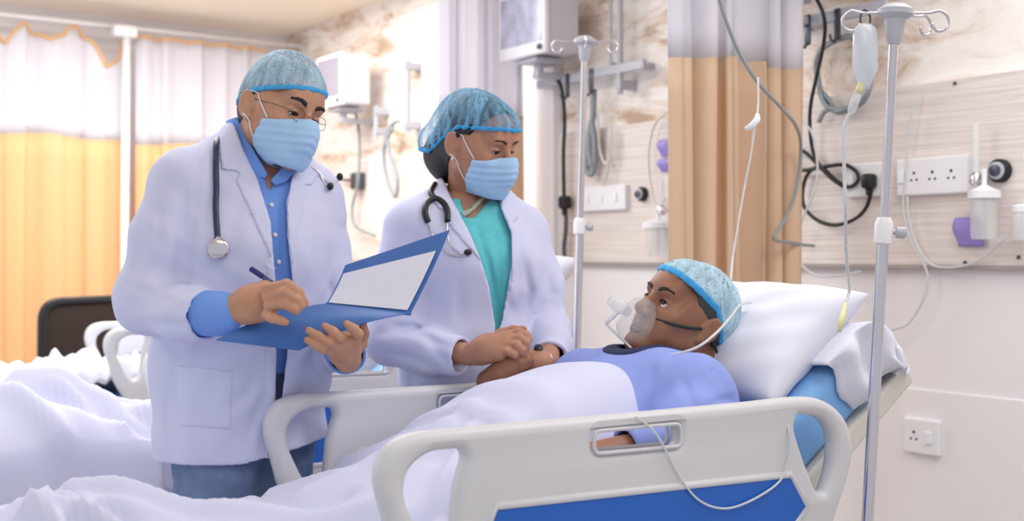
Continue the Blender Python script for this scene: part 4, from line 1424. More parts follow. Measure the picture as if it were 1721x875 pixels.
# coat
cv = Vol((-.52, 2.42, .66), (.32, 3.3, 1.50), .0042)
cv.ecap(p2(786, 720), p2(788, 600), (.185, .145), (.168, .128), LX2, k=0)
cv.ecap(p2(788, 600), p2(798, 450), (.168, .128), (.162, .127), LX2, k=.06)
cv.ecap(p2(798, 450), p2(792, 385, .02), (.162, .127), (.146, .102), LX2, k=.06)
cv.cone(p2(700, 378, -.055), p2(868, 384, .075), .057, .055, k=.05)
cv.cone(p2(698, 374, -.055), p2(752, 332, .03), .054, .046, k=.035)
cv.cone(p2(868, 382, .075), p2(822, 336, .05), .054, .046, k=.035)
cv.cone(p2(752, 332, .03), p2(822, 336, .05), .046, .046, k=.03)
cv.chain([p2(688, 388, -.065), p2(664, 480, -.085), p2(655, 572, -.11)], [.060, .057, .055], .035)
cv.chain([p2(655, 572, -.11), p2(715, 590, -.17), p2(768, 598, -.215)], [.056, .054, .050], .03)
cv.chain([p2(882, 392, .075), p2(908, 480, .07), p2(922, 560, .03)], [.060, .056, .054], .035)
cv.chain([p2(922, 560, .03), p2(925, 588, -.06), p2(924, 602, -.13)], [.054, .050, .046], .03)
cv.wobble(.0035, 17, 15)
cv.wobble(.0016, 38, 16)
for ln, w_, d in (([(655, 545), (700, 560), (760, 585)], 5, .008), ([(640, 560), (690, 548), (720, 556)], 5, .009), ([(640, 590), (690, 600), (740, 622)], 5, .006), ([(700, 400), (695, 470), (700, 530)], 6, .010),
                  ([(880, 430), (890, 490), (880, 540)], 5, .010), ([(900, 520), (925, 510), (945, 530)], 6, .006), ([(885, 560), (900, 530), (930, 522)], 5, .005), ([(870, 400), (872, 470)], 5, .006),
                  ([(740, 430), (735, 500), (740, 560)], 8, .006), ([(770, 470), (775, 540)], 6, .005), ([(850, 480), (862, 540)], 5, .006), ([(690, 625), (700, 660)], 6, .006), ([(660, 430), (668, 490), (660, 530)], 7, .007), ([(720, 440), (716, 500), (722, 545)], 7, .007), ([(875, 450), (872, 520), (880, 560)], 7, .007), ([(915, 450), (925, 490), (940, 500)], 6, .006), ([(720, 570), (745, 600), (770, 625)], 6, .006)):
    cv.groove(ln, w_, d, Y2 + .2)
outer2 = cv.copy()
coat = cv.shell(-.0095, 0)
X, Y, Z = coat.grid()
open_ = coat.poly([(738, 270), (748, 310), (768, 350), (790, 392), (806, 430), (822, 480), (832, 545), (836, 552), (842, 545), (852, 490), (860, 440), (858, 390), (842, 352), (835, 320), (840, 270)])
coat.cut(np.maximum(open_, Y - _s(Y2 + .02)).astype(np.float32))
coat.cut(np.maximum(coat.poly([(832, 548), (838, 548), (846, 760), (830, 760)]) , Y - _s(Y2)).astype(np.float32))
nh = coat.copy(); nh.D[:] = BIG
nh.cone(p2(790, 385, .0), p2(784, 280, .045), .068, .062, k=0)
coat.cut(np.maximum(nh.D, _s(1.385) - Z).astype(np.float32))
coat.half((0, 0, .70), (0, 0, -1))
for a, b, rr in ((p2(715, 590, -.17), p2(775, 599, -.22), .08), (p2(928, 575, .0), p2(924, 604, -.135), .075)):
    a, b = Vector(a), Vector(b)
    n = (b - a).normalized()
    pl = (X - _s(b.x)) * _s(n.x) + (Y - _s(b.y)) * _s(n.y) + (Z - _s(b.z)) * _s(n.z)
    nr = np.sqrt((X - _s(b.x)) ** 2 + (Y - _s(b.y)) ** 2 + (Z - _s(b.z)) ** 2) - _s(rr)
    coat.D = np.where(nr < 0, np.maximum(coat.D, pl.astype(np.float32)), coat.D)
coat2_o = obj('coat', vmesh(coat), M_COAT, lady)
patch(outer2, 'lapel', [(742, 296), (728, 308), (722, 330), (740, 352), (752, 352), (746, 366), (770, 396), (806, 436), (818, 466), (806, 430), (790, 392), (766, 350), (752, 318)], M_COAT, coat2_o, y1=Y2 + .07)
patch(outer2, 'lapel', [(840, 330), (852, 332), (868, 352), (872, 366), (862, 374), (866, 384), (868, 440), (856, 500), (861, 440), (859, 390), (843, 352)], M_COAT, coat2_o, y1=Y2 + .1)
# ------------------------------------------------------------------ the patient, lying propped on the pillow
Y3 = 2.58
def p3(px, py, d=0.0): return PX(px, py, Y3 + d)
M_GOWN = mat('lavender_blue_gown', '#8d9ee2', .85, bump=.06, bscale=500)
M_NAVY = mat('navy_trim', '#232a52', .8)
base3 = Vector((1.75, 1.95, .83))
pat = thing('person', 'patient lying in bed in lavender blue gown, pale cap and clear oxygen mask', 'person', base3)
hc3 = p3(1148, 532, .02)
R3 = rot_head(-60, -28, 10)
H3 = Head(hc3, R3, .98, pat)
SH_N, SH_F = p3(1190, 640, -.16), p3(1040, 612, .22)          # near and far shoulder
NK3 = H3.L.inverted() @ p3(1165, 625, .03)
hv3 = head_vol(0, gaze_lid=.85, fat=.003, neck=(NK3, .06, .066))
def wl(u, v, z): return wc((u, v, z))                           # world point into the camera-aligned frame
bv = Vol((-.95, 1.15, .74), (.62, 3.0, 1.22), .010)
pel, bel, che = wl(1.17, 1.95, .84), wl(1.42, 1.95, .91), wl(1.61, 1.95, .985)
vx = tuple(wc((0, 1, 0)))
bv.ecap(pel, bel, (.14, .055), (.165, .085), vx)
bv.ecap(bel, che, (.165, .085), (.165, .08), vx, k=.05)
bv.cone(wl(1.665, 1.79, 1.01), wl(1.665, 2.11, 1.02), .05, k=.05)
bv.cone(wl(1.66, 1.95, 1.03), p3(1165, 610, .02), .062, .06, k=.04)
EN, WN = wl(1.53, 1.69, .935), wl(1.345, 1.706, .93)
EF = wl(1.50, 2.20, .875)
WF = p2(820, 640, -.235)
bv.chain([wl(1.66, 1.77, 1.0), EN, WN], [.052, .043, .028], .03)
bv.chain([wl(1.66, 2.13, 1.01), EF, WF], [.052, .042, .027], .03)
for s in (-1, 1):
    bv.chain([wl(1.15, 1.95 + .08 * s, .82), wl(.80, 1.95 + .06 * s, .802), wl(.46, 1.95 + .05 * s, .797), wl(.44, 1.95 + .05 * s, .85)], [.05, .034, .026, .024], .03)
f = p2
rh3 = [([WF, f(832, 634, -.245), f(842, 628, -.255)], [.026, .026, .024], .01),
       ([f(842, 624, -.255), f(858, 608, -.262)], [.02, .016], .02), ([f(842, 632, -.26), f(864, 618, -.27)], [.019, .015], .02),
       fing(f, [(855, 606, -.262), (866, 597, -.27), (876, 592, -.268), (884, 590, -.262)], [.0108, .0098, .0088, .0075]),
       fing(f, [(860, 611, -.268), (872, 603, -.276), (883, 598, -.273), (891, 597, -.266)], [.0108, .0098, .0088, .0075]),
       fing(f, [(864, 617, -.272), (876, 610, -.28), (886, 606, -.277), (893, 605, -.27)], [.0105, .0095, .0086, .0072]),
       fing(f, [(866, 623, -.272), (876, 618, -.279), (885, 614, -.276), (891, 613, -.27)], [.0098, .0088, .0078, .0066]),
       fing(f, [(838, 622, -.245), (848, 608, -.24), (860, 600, -.24), (870, 597, -.243)], [.0125, .0112, .0096, .008])]
def hn(u, v, z): return wl(u, v, z)
lh3 = [([WN, hn(1.320, 1.710, 0.928), hn(1.295, 1.712, 0.921)], [.028, .028, .026], .01)]
for i, (dv, r) in enumerate(((-.03, .0098), (-.01, .0108), (.011, .0108), (.031, .0105))):
    lh3.append(([hn(1.305, 1.715 + dv * .7, 0.914), hn(1.240, 1.715 + dv, 0.910)], [.019, .014], .02))
    lh3.append(([hn(1.240, 1.715 + dv, 0.910), hn(1.210, 1.715 + dv * 1.1, 0.908), hn(1.187, 1.715 + dv * 1.1, 0.898), hn(1.173, 1.715 + dv * 1.1, 0.888)], [r, r * .9, r * .82, r * .7], .006))
lh3.append(([hn(1.310, 1.75, 0.912), hn(1.280, 1.775, 0.906), hn(1.255, 1.785, 0.900), hn(1.237, 1.788, 0.894)], [.013, .0118, .0102, .0085], .008))
body3 = obj('body', to_mesh([(np.array([H3.L @ Vector(p) for p in hv3.data()[0]]), hv3.data()[1])] + [x.data() for x in (bv, hand_vol(rh3), hand_vol(lh3))], M_CW), M_SKIN3, pat)
eyes(H3, (.15, 0, .25), body3)
brows(H3, hv3, .0055, body3)
lashes(H3, .85, body3)
lp = hv3.crop((-.04, -.14, -.095), (.04, -.05, -.055))
X, Y, Z = lp.grid()
lp = lp.shell(-.004, .0012)
lp.keep((np.sqrt((X / .024) ** 2 + ((Z + .0755) / .0135) ** 2 + 0 * Y) - 1).astype(np.float32) * _s(.012))
H3.vol(lp, 'lips', mat('lips', '#6d3f3a', .45), parent=body3)
H3.vol(hairline(skull(.003, .0035), .125, .018, -.06).shell(-.006, 0), 'hair', mat('grey_black_hair', '#3b3a3e', .6, bump=.4, bscale=160))
cap(H3, .009, (.064, .036, -.06), M_CAPL, M_BAND, seed=4, pleats=.0022, band=.016)

# gown
gv = Vol((-.35, 1.75, .78), (.62, 2.98, 1.2), .0048)
gv.ecap(wl(1.22, 1.95, .85), bel, (.14, .065), (.17, .098), vx, k=0)
gv.ecap(bel, che, (.17, .098), (.185, .10), vx, k=.06)
gv.cone(wl(1.645, 1.765, 1.01), wl(1.665, 2.13, 1.015), .072, k=.06)
gv.cone(wl(1.655, 1.77, 1.025), wl(1.69, 1.90, 1.032), .070, .056, k=.05)
gv.cone(wl(1.655, 2.13, 1.0), wl(1.68, 2.0, 1.028), .064, .052, k=.05)
gv.chain([wl(1.645, 1.745, .995), wl(1.59, 1.705, .97), EN], [.072, .064, .052], .03)
gv.chain([EN, wl(1.46, 1.697, .933), wl(1.39, 1.703, .931)], [.052, .046, .043], .02)
gv.chain([wl(1.655, 2.14, .985), EF], [.066, .050], .03)
gv.chain([EF, (np.array(EF) + np.array(WF)) / 2, np.array(WF) * .92 + np.array(EF) * .08], [.054, .05, .045], .02)
gv.wobble(.003, 20, 25)
for ln, w_, d in (([(1133, 600), (1118, 640), (1112, 680)], 8, .0055), ([(1150, 640), (1165, 690)], 5, .006), ([(1180, 690), (1210, 672), (1235, 668)], 4, .006), ([(1100, 610), (1090, 650)], 5, .006), ([(1195, 610), (1215, 650)], 5, .005)):
    gv.groove(ln, w_, d, Y3)
outer3 = gv.copy()
gown = gv.shell(-.0095, 0)
nh = gown.copy(); nh.D[:] = BIG
nh.cone(wl(1.66, 1.95, 1.06), p3(1150, 560, .0), .066, .075, k=0)
gown.cut(nh.D)
X, Y, Z = gown.grid()
for a, b in ((EN, wl(1.415, 1.70, .932)), (EF, np.array(WF) * .92 + np.array(EF) * .08)):
    a, b = Vector(a), Vector(b); n = (b - a).normalized()
    pl = (X - _s(b.x)) * _s(n.x) + (Y - _s(b.y)) * _s(n.y) + (Z - _s(b.z)) * _s(n.z)
    nr = np.sqrt((X - _s(b.x)) ** 2 + (Y - _s(b.y)) ** 2 + (Z - _s(b.z)) ** 2) - _s(.07)
    gown.D = np.where(nr < 0, np.maximum(gown.D, pl.astype(np.float32)), gown.D)
gown_o = obj('gown', vmesh(gown), M_GOWN, pat)
nkv = outer3.shell(-.006, .004)
d = np.abs(nh.D - .004) - .012
nkv.keep(d.astype(np.float32))
obj('neck_trim', vmesh(nkv), M_NAVY, gown_o)
# ------------------------------------------------------------------ things worn and held
def bil(A, B, C, D, a, b):
    return (A * (1 - a) + B * a) * (1 - b) + (D * (1 - a) + C * a) * b
def leaf(bm, A, B, C, D, bow=0.0, n=10, th=.0022, lift=0.0, a0=0, a1=1, b0=0, b1=1):
    N = (B - A).cross(D - A).normalized()
    def f(i, j):
        a, b = a0 + (a1 - a0) * i / n, b0 + (b1 - b0) * j / n
        return bil(A, B, C, D, a, b) + N * (bow * 4 * b * (1 - b) + lift)
    G = [[bm.verts.new(f(i, j)) for j in range(n + 1)] for i in range(n + 1)]
    H = [[bm.verts.new(f(i, j) - N * th) for j in range(n + 1)] for i in range(n + 1)]
    for i in range(n):
        for j in range(n):
            bm.faces.new((G[i][j], G[i + 1][j], G[i + 1][j + 1], G[i][j + 1]))
            bm.faces.new((H[i][j], H[i][j + 1], H[i + 1][j + 1], H[i + 1][j]))
        bm.faces.new((G[i][0], H[i][0], H[i + 1][0], G[i + 1][0])); bm.faces.new((G[i][n], G[i + 1][n], H[i + 1][n], H[i][n]))
        bm.faces.new((G[0][i], G[0][i + 1], H[0][i + 1], H[0][i])); bm.faces.new((G[n][i], H[n][i], H[n][i + 1], G[n][i + 1]))
    return bm
def w1(px, py, d): return cw(p1(px, py, d))
def w2(px, py, d): return cw(p2(px, py, d))
def w3(px, py, d): return cw(p3(px, py, d))
M_FOLD = mat('blue_folder_card', '#3f6db4', .5)
M_PAPER = mat('white_paper', '#e6e8f4', .8)
FA, FB_, TA, TB, LA, LB = w1(690, 527, -.20), w1(549, 511, -.105), w1(756, 387, -.155), w1(581, 446, -.01), w1(503, 589, -.215), w1(364, 572, -.28)
t = thing('folder', 'open blue folder with white sheet, held by the writing man', 'folder', FA)
obj('cover', leaf(NB(), FA, FB_, TB, TA, .004), M_FOLD, t, ang=40)
obj('cover', leaf(NB(), FB_, FA, LA, LB, -.012), M_FOLD, t, ang=40)
obj('spine', tube(NB(), [FA, FB_], .004, 8), M_FOLD, t)
NP = (FB_ - FA).cross(TA - FA).normalized()
if NP.dot(FA - Vector((0, 0, 1.3))) > 0: NP = -NP
pp = NB()
leaf(pp, FA + NP * .004, FB_ + NP * .004, TB + NP * .004, TA + NP * .004, .004, th=.0015, a0=.04, a1=.97, b0=.03, b1=.76)
tag(obj('paper_sheet', pp, M_PAPER, origin=FA, ang=40), 'white paper sheet lying inside the raised cover of the blue folder', 'paper')
pen = thing('pen', 'dark blue pen in the right hand of the writing man', 'pen', w1(517, 514, -.262))
M_PEN = mat('navy_pen_plastic', '#1d2c70', .3)
pa, pb = w1(421, 451, -.235), w1(514, 512, -.268)
obj('barrel', tube(NB(), [pa, pa.lerp(pb, .9), pb], [.0048, .0048, .0022], 14), M_PEN, pen)
obj('cap', lathe(NB(), [(.0046, 0), (.0056, .002), (.0056, .03), (.005, .031)], pa, pb - pa), M_PEN, pen)

h1 = caster([coat_o, shirt])
M_STETH = mat('navy_rubber_tube', '#20304f', .4)
st = thing('stethoscope', 'stethoscope with navy tube and silver chest piece round the neck of the man', 'stethoscope', w1(366, 417, -.2))
line = [h1(x, y, .006) for x, y in ((364, 243), (362, 262), (361, 290), (362, 320), (363, 350), (364, 378), (366, 402))]
line = [q for q in line if q]
neck = [w1(520, 276, .06), w1(506, 258, .10), w1(478, 240, .135), w1(440, 222, .135), w1(405, 208, .10), w1(384, 212, .06), w1(370, 226, .015)]
obj('tube', tube(NB(), spline(neck + line, 6), .0062, 10), M_STETH, st)
q = h1(367, 418, .012) or w1(367, 418, -.2)
view = (Vector((0, 0, CAM_H)) - q).normalized()
cp = NB(); lathe(cp, [(.008, -.008), (.021, -.007), (.0225, 0), (.021, .006), (.017, .008), (.006, .009)], q, view)
cyl(cp, q, q + Vector((0, 0, .026)), .0055)
obj('chest_piece', cp, M_STEEL, st)
bn = [h1(x, y, .005) for x, y in ((512, 276), (524, 284), (535, 294), (544, 304))]
bn = [b for b in bn if b]
e1, e2 = w1(555, 313, .03), w1(571, 297, .05)
if bn:
    obj('binaural', tube(NB(), spline(bn + [e1], 6), .0025, 8), M_STEEL, st)
    obj('binaural', tube(NB(), spline([bn[-2], w1(552, 318, .035), w1(562, 308, .045), e2], 6), .0025, 8), M_STEEL, st)
for e in (e1, e2): obj('ear_tip', ball(NB(), e, .0075, 14, (1, 1, 1.2)), M_BLACK, st)

h2 = caster([coat2_o, ko])
st = thing('stethoscope', 'black stethoscope lying over the shoulder of the woman, loop beside her lapel', 'stethoscope', w2(732, 360, -.15))
L = [h2(x, y, .007) for x, y in ((718, 374), (713, 358), (717, 344), (730, 337), (743, 343), (751, 356), (752, 374))]
L = [q for q in L if q]
obj('tube', tube(NB(), spline(L, 6), .0075, 10), M_BLACK, st)
L2 = [h2(x, y, .005) for x, y in ((730, 336), (724, 326), (732, 312), (744, 298))]
L2 = [q for q in L2 if q]
if len(L2) > 1: obj('neck_tube', tube(NB(), spline(L2, 6), .007, 10), M_BLACK, st)
for pts in (((718, 374), (726, 394), (738, 412), (756, 428), (778, 431)), ((752, 374), (752, 396), (760, 416), (776, 428))):
    L = [q for q in (h2(x, y, .004) for x, y in pts) if q]
    if len(L) > 1: obj('binaural', tube(NB(), spline(L, 6), .0022, 8), M_STEEL, st)
q = h2(786, 426, .008)
if q: obj('ear_tip', ball(NB(), q, .0085, 14, (1.2, 1, .9)), M_BLACK, st)
# wristwatch on the arm nearest the pole
wt = thing('wristwatch', 'silver wristwatch with dark dial on the left wrist of the woman', 'watch', w2(905, 592, -.235))
a, b = Vector(w2(916, 611, -.20)), Vector(w2(900, 608, -.232))
ax_ = (b - a).normalized()
qq = ax_.to_track_quat('Z', 'Y')
obj('strap', tube(NB(), [w2(910, 609.5, -.215) + qq @ Vector((.0285 * math.cos(k), .0285 * math.sin(k), 0)) for k in frange(0, 6.283, 28)[:-1]], .003, 8, closed=True), M_STEEL, wt)
dq = w2(905, 585, -.226)
obj('dial', lathe(NB(), [(.004, -.004), (.010, -.003), (.0105, .002), (.009, .004)], dq, Vector((-.3, -.6, .7))), M_BLACK, wt)

# ------------------------------------------------------------------ oxygen mask on the patient
ox = thing('oxygen_mask', 'clear oxygen mask with dark strap over the nose and mouth of the patient', 'oxygen mask', H3.world((0, -.12, -.05)))
mv = Vol((-.07, -.19, -.125), (.07, -.02, .03), .0026)
mv.ell((0, -.083, -.062), (.040, .050, .050), k=0)
mv.ell((0, -.108, -.040), (.020, .028, .028), k=.03)
mv.ell((0, -.105, -.088), (.03, .028, .020), k=.03)
sh = mv.shell(-.003, 0)
sh.half((0, -.074, 0), (0, 1, 0))
M_OXY = mat('clear_mask_plastic', '#f2f5f8', .1, Alpha=.15)
obj('mask_shell', to_mesh(sh.data(), H3.M), M_OXY, ox)
def hb(bm, name, m): bm.transform(H3.M); return obj(name, bm, m, ox)
b = NB(); lathe(b, [(.011, -.004), (.011, .012), (.016, .014), (.017, .03), (.012, .033), (.012, .05), (.009, .051)], (0, -.136, -.056), (0, -1, .05))
hb(b, 'port', M_CLEAR)
b = NB(); lathe(b, [(.006, 0), (.007, .004), (.007, .022), (.0045, .026), (.0045, .04)], (0, -.158, -.063), (0, -.25, -1))
hb(b, 'elbow', M_WHITE)
b = NB()
for s in (-1, 1):
    sp = [(s * .038, -.084, -.040)] + [tuple(head_surf(H3, body3, y, z, s, .003)) for y, z in ((-.070, -.036), (-.055, -.032), (-.035, -.026), (-.015, -.018))] + [(s * .082, .006, -.010), (s * .082, .035, -.02), (s * .076, .07, -.035), (s * .05, .112, -.045), (0, .127, -.045)]
    tube(b, spline(sp, 8), .0032, 8)
hb(b, 'strap', mat('dark_green_elastic', '#1c2a2c', .7))
b = NB(); tube(b, [(.076, .085, -.03), (.085, .105, .0), (.09, .125, .02), (.094, .145, .022)], .003, 8)
hb(b, 'strap_end', mat('dark_blue_elastic', '#3d4668', .7))
tip = H3.world((0, -.168, -.103))
oxl = [tip, w3(1058, 582, -.06), w3(1068, 594, -.10), w3(1092, 600, -.13), w3(1130, 596, -.17), w3(1172, 583, -.17), w3(1205, 558, -.13), w3(1228, 532, -.08), w3(1244, 512, -.02), w3(1262, 508, .05)]
tag(obj('oxygen_tube', tube(NB(), spline(oxl, 8), .003, 8), M_TUBE, origin=tip), 'clear oxygen tube running from the mask under the chin to the pillow', 'tube')

# ------------------------------------------------------------------ drip stands
def drip_stand(label, top, foot, zc, r1, r2, hooks, clampside):
    """leaning two-part pole from FOOT to TOP with a hub of hooks and a five-legged base"""
    t = thing('drip_stand', label, 'drip stand', (foot[0], foot[1], 0), 0, 'drip stands')
    top, foot = Vector(top), Vector(foot)
    k = (zc - foot.z) / (top.z - foot.z)
    mid = foot.lerp(top, k)
    obj('lower_pole', cyl(NB(), foot, mid, r1), M_STEEL, t, ang=40)
    obj('upper_pole', cyl(NB(), mid, top, r2), M_STEEL, t, ang=40)
    c = NB(); lathe(c, [(r1 + .001, -.026), (r1 + .006, -.023), (r1 + .006, .014), (r1 + .001, .026)], mid, top - foot)
    cl = obj('clamp', c, M_WHITE, t, ang=40)
    k_ = NB(); d = cw((1, -.2, -.1)) * clampside
    cyl(k_, mid, mid + d * .03, .005); lathe(k_, [(.006, .022), (.011, .024), (.012, .038), (.008, .042)], mid, d)
    obj('knob', k_, M_GREYP, cl, ang=40)
    h = NB(); lathe(h, [(r2 + .002, -.06), (r2 + .006, -.05), (.02, -.012), (.034, -.004), (.034, .006), (.02, .016), (.006, .018)], top, top - foot)
    obj('hub', h, M_GREYP, t, ang=40)
    for a in hooks:
        d = Vector((math.cos(a), math.sin(a), 0))
        pts = [top, top + d * .06, top + d * .085 + Vector((0, 0, .004)), top + d * .10 + Vector((0, 0, -.008)), top + d * .098 + Vector((0, 0, -.028)), top + d * .08 + Vector((0, 0, -.034)), top + d * .068 + Vector((0, 0, -.02))]
        obj('hook', tube(NB(), spline(pts, 6), .003, 8), M_STEEL, t)
    bs = NB(); lathe(bs, [(.03, .085), (.034, .09), (.034, .12), (.018, .15)], (foot.x, foot.y, 0), (0, 0, 1))
    obj('base_hub', bs, M_GREYP, t, ang=40)
    for i in range(5):
        a = i * 2 * math.pi / 5 + .25
        d = Vector((math.cos(a), math.sin(a), 0)); o = Vector((foot.x, foot.y, 0))
        lg = obj('leg', tube(NB(), [o + Vector((0, 0, .105)), o + d * .12 + Vector((0, 0, .09)), o + d * .25 + Vector((0, 0, .072))], .011, 8), M_STEEL, t)
        s = d.cross(Vector((0, 0, 1)))
        w = NB(); e = o + d * .25; cyl(w, e + Vector((0, 0, .028)) - s * .01, e + Vector((0, 0, .028)) + s * .01, .028); cyl(w, e + Vector((0, 0, .05)), e + Vector((0, 0, .075)), .007)
        obj('caster', w, M_BLACK, lg, ang=40)
    return t, top, mid
YP = 2.27
a, b = PX(1505, 22, YP), PX(1458, 875, YP)
fz = .10
ft = b + (b - a) * ((b.z - fz) / (a.z - b.z))
ft.z = fz
ANG = math.atan2(-SI, CO)
t_, ptop, pmid = drip_stand('tall steel drip stand beside the pillow of the near bed, hung with a fluid bag', cw(a), cw(ft), CAM_H - (388 - CY) * YP / FPX, .0112, .0088, [ANG, ANG + math.pi, ANG + .55], 1)
Y5 = 3.66
a, b = PX(983, 70, Y5), PX(968, 605, Y5)
ft = b + (b - a) * ((b.z - fz) / (a.z - b.z)); ft.z = fz
drip_stand('bare drip stand rising between the woman and the patient', cw(a), cw(ft), CAM_H - (380 - CY) * Y5 / FPX, .0135, .0105, [ANG, ANG + math.pi, ANG + 1.6, ANG - 1.6], 1)

def wy(px, py, Y): return at(px, py, Y)
bag = thing('drip_bag', 'clear bag of drip fluid hanging from the tall steel stand', 'drip bag', wy(1453, 130, YP))
def outline(w, ym):
    return w
ys = [(40, 10, .006), (47, 18, .014), (60, 20.5, .02), (90, 21, .022), (118, 20.5, .02), (130, 15, .015), (142, 9, .009), (150, 7, .007)]
bm = NB(); rows = []
for y, hw, dp in ys:
    rows.append([bm.verts.new(cw(PX(1454 + hw * math.cos(k), y, YP) + Vector((0, dp * math.sin(k), 0)))) for k in frange(0, 6.283, 24)[:-1]])
for A, B in zip(rows, rows[1:]):
    for i in range(24): bm.faces.new((A[i], A[(i + 1) % 24], B[(i + 1) % 24], B[i]))
bm.faces.new(rows[0]); bm.faces.new(rows[-1][::-1])
bmesh.ops.recalc_face_normals(bm, faces=bm.faces[:])
M_BAG = mat('milky_bag_plastic', '#e3e8f2', .2, Alpha=.72)
obj('bag', bm, M_BAG, bag)
obj('hanger', tube(NB(), spline([wy(1447, 44, YP), wy(1446, 28, YP), wy(1454, 16, YP), wy(1462, 28, YP), wy(1461, 44, YP)], 6), .0022, 8), M_DSTEEL, bag)
obj('port', cyl(NB(), wy(1449, 140, YP), wy(1443, 156, YP), .0075), mat('pale_yellow_plastic', '#e8e3b0', .4), bag)
dl = thing('drip_line', 'drip chamber and clear line running from the fluid bag to the pillow', 'drip line', wy(1430, 190, YP))
obj('drip_chamber', tube(NB(), [wy(1443, 156, YP), wy(1441, 160, YP), wy(1431, 186, YP), wy(1429, 192, YP)], [.004, .0085, .0085, .003], 14), M_CLEAR, dl)
dp_ = [wy(1429, 190, YP), wy(1421, 205, YP), wy(1418, 230, YP), wy(1419, 290, YP), wy(1421, 350, YP), wy(1422, 420, YP + .10), wy(1426, 470, YP + .2), wy(1427, 490, YP + .25)]
obj('line', tube(NB(), spline(dp_ + [wy(1421, 508, YP + .21)], 8), .0034, 8), M_TUBE, dl)
obj('connector', tube(NB(), [wy(1421, 508, YP + .21), wy(1416, 532, YP + .19), wy(1411, 555, YP + .17)], [.003, .006, .005], 10), mat('yellow_plastic', '#e9e3a4', .4), dl)
# thin line looped over the outside of the near rail
rl = [on_v(1068, 700, 1.574), on_v(1100, 725, 1.574), on_v(1125, 768, 1.574), on_v(1145, 805, 1.574), on_v(1172, 838, 1.572), on_v(1205, 853, 1.572), on_v(1240, 850, 1.572), on_v(1285, 828, 1.572), on_v(1314, 803, 1.573), on_v(1326, 765, 1.574), on_v(1326, 722, 1.576), on_v(1318, 700, 1.60)]
tag(obj('infusion_tube', tube(NB(), spline(rl, 8), .0022, 8), M_TUBE, origin=rl[4]), 'thin white tube looped over the outside of the nearest bed rail', 'tube')

# ------------------------------------------------------------------ wall services
UE = UW - .03
def ow(px, py, off=0.0): return on_u(px, py, UE - off)
def vplate(name, px0, px1, py0, py1, m, parent, th=.018, r=.006):
    a, b = ow(px0, py0), ow(px1, py0)
    z0, z1 = ow((px0 + px1) / 2, py1).z, ow((px0 + px1) / 2, py0).z
    return obj(name, box(NB(), (UE - th, b.y, z0), (UE + .012, a.y, z1), r), m, parent, smooth=False), (a.y, b.y, z0, z1)
def socket(label, px0, px1, py0, py1, sockets, switches=(), group='wall sockets'):
    c = ow((px0 + px1) / 2, py1)
    t = thing('wall_socket', label, 'socket', c, 0, group)
    pl, (v0, v1, z0, z1) = vplate('plate', px0, px1, py0, py1, M_WHITE, t)
    for f_ in sockets:
        v = v0 + (v1 - v0) * f_; zm = (z0 + z1) / 2
        for dv, dz, r in ((0, .012, .005), (-.0105, -.010, .004), (.0105, -.010, .004)):
            obj('pin_hole', cyl(NB(), (UE - .019, v + dv, zm + dz), (UE - .017, v + dv, zm + dz), r, n=12), M_DARK, t, smooth=False)
    for f_ in switches:
        v = v0 + (v1 - v0) * f_; zm = (z0 + z1) / 2
        obj('switch', box(NB(), (UE - .024, v - .011, zm - .02), (UE - .016, v + .011, zm + .02), .003, Matrix.Identity(4)), M_LOOP, t, smooth=False)
    return t
socket('long white plate of three sockets on the panel right of the tall drip stand', 1512, 1632, 264, 327, (.26, .52, .78), (.08,))
socket('white socket plate holding the black plug, left of the tall drip stand', 1424, 1492, 274, 331, (.62,), (.2,))
_t = UE; UE = UW - .016
socket('low white socket with a switch on the wall below the panel at far right', 1523, 1582, 703, 762, (.32,), (.74,))
UE = _t
socket('blurred white socket plate on the panel behind the bare drip stand', 978, 1056, 312, 354, (), (.2, .5, .8))

def wire(name, label, cat, pts, r, m, group=None, n=8):
    """pts: (px, py, distance off the wall)"""
    P = [ow(x, y, o) for x, y, o in pts]
    return tag(obj(name, tube(NB(), spline(P, n), r, 8), m, origin=P[-1]), label, cat, group)
PLUGP = ow(1463, 306, .03)
CORD1 = (
     [(1352, -30, .12), (1376, 5, .12), (1386, 35, .11), (1384, 75, .09), (1372, 130, .07), (1362, 180, .05), (1362, 225, .04), (1370, 265, .03), (1392, 292, .03), (1420, 314, .028), (1398, 300, .022), (1372, 274, .022), (1350, 254, .025), (1328, 254, .03), (1318, 268, .03), (1326, 284, .03), (1352, 286, .032), (1385, 280, .036), (1420, 277, .03), (1440, 290, .028), (1441, 305, .028), (1424, 314, .025), (1402, 300, .034), (1378, 280, .036), (1358, 292, .026), (1349, 320, .024), (1352, 348, .024), (1374, 370, .024), (1404, 378, .024), (1436, 368, .024), (1456, 348, .026), (1465, 318, .035)])
pg = thing('mains_lead', 'black mains lead knotted in loops with its plug, left of the tall drip stand', 'cord', PLUGP, 0, 'mains leads')
obj('cord', tube(NB(), spline([ow(*q) for q in CORD1], 8), .0068, 8), M_BLACK, pg)
obj('plug_body', box(NB(), PLUGP + Vector((-.03, -.022, -.022)), PLUGP + Vector((.013, .022, .028)), .012, seg=3), M_BLACK, pg)
obj('strain_relief', tube(NB(), [PLUGP + Vector((-.012, 0, -.018)), PLUGP + Vector((-.010, 0, -.045))], [.011, .007], 12), M_BLACK, pg)

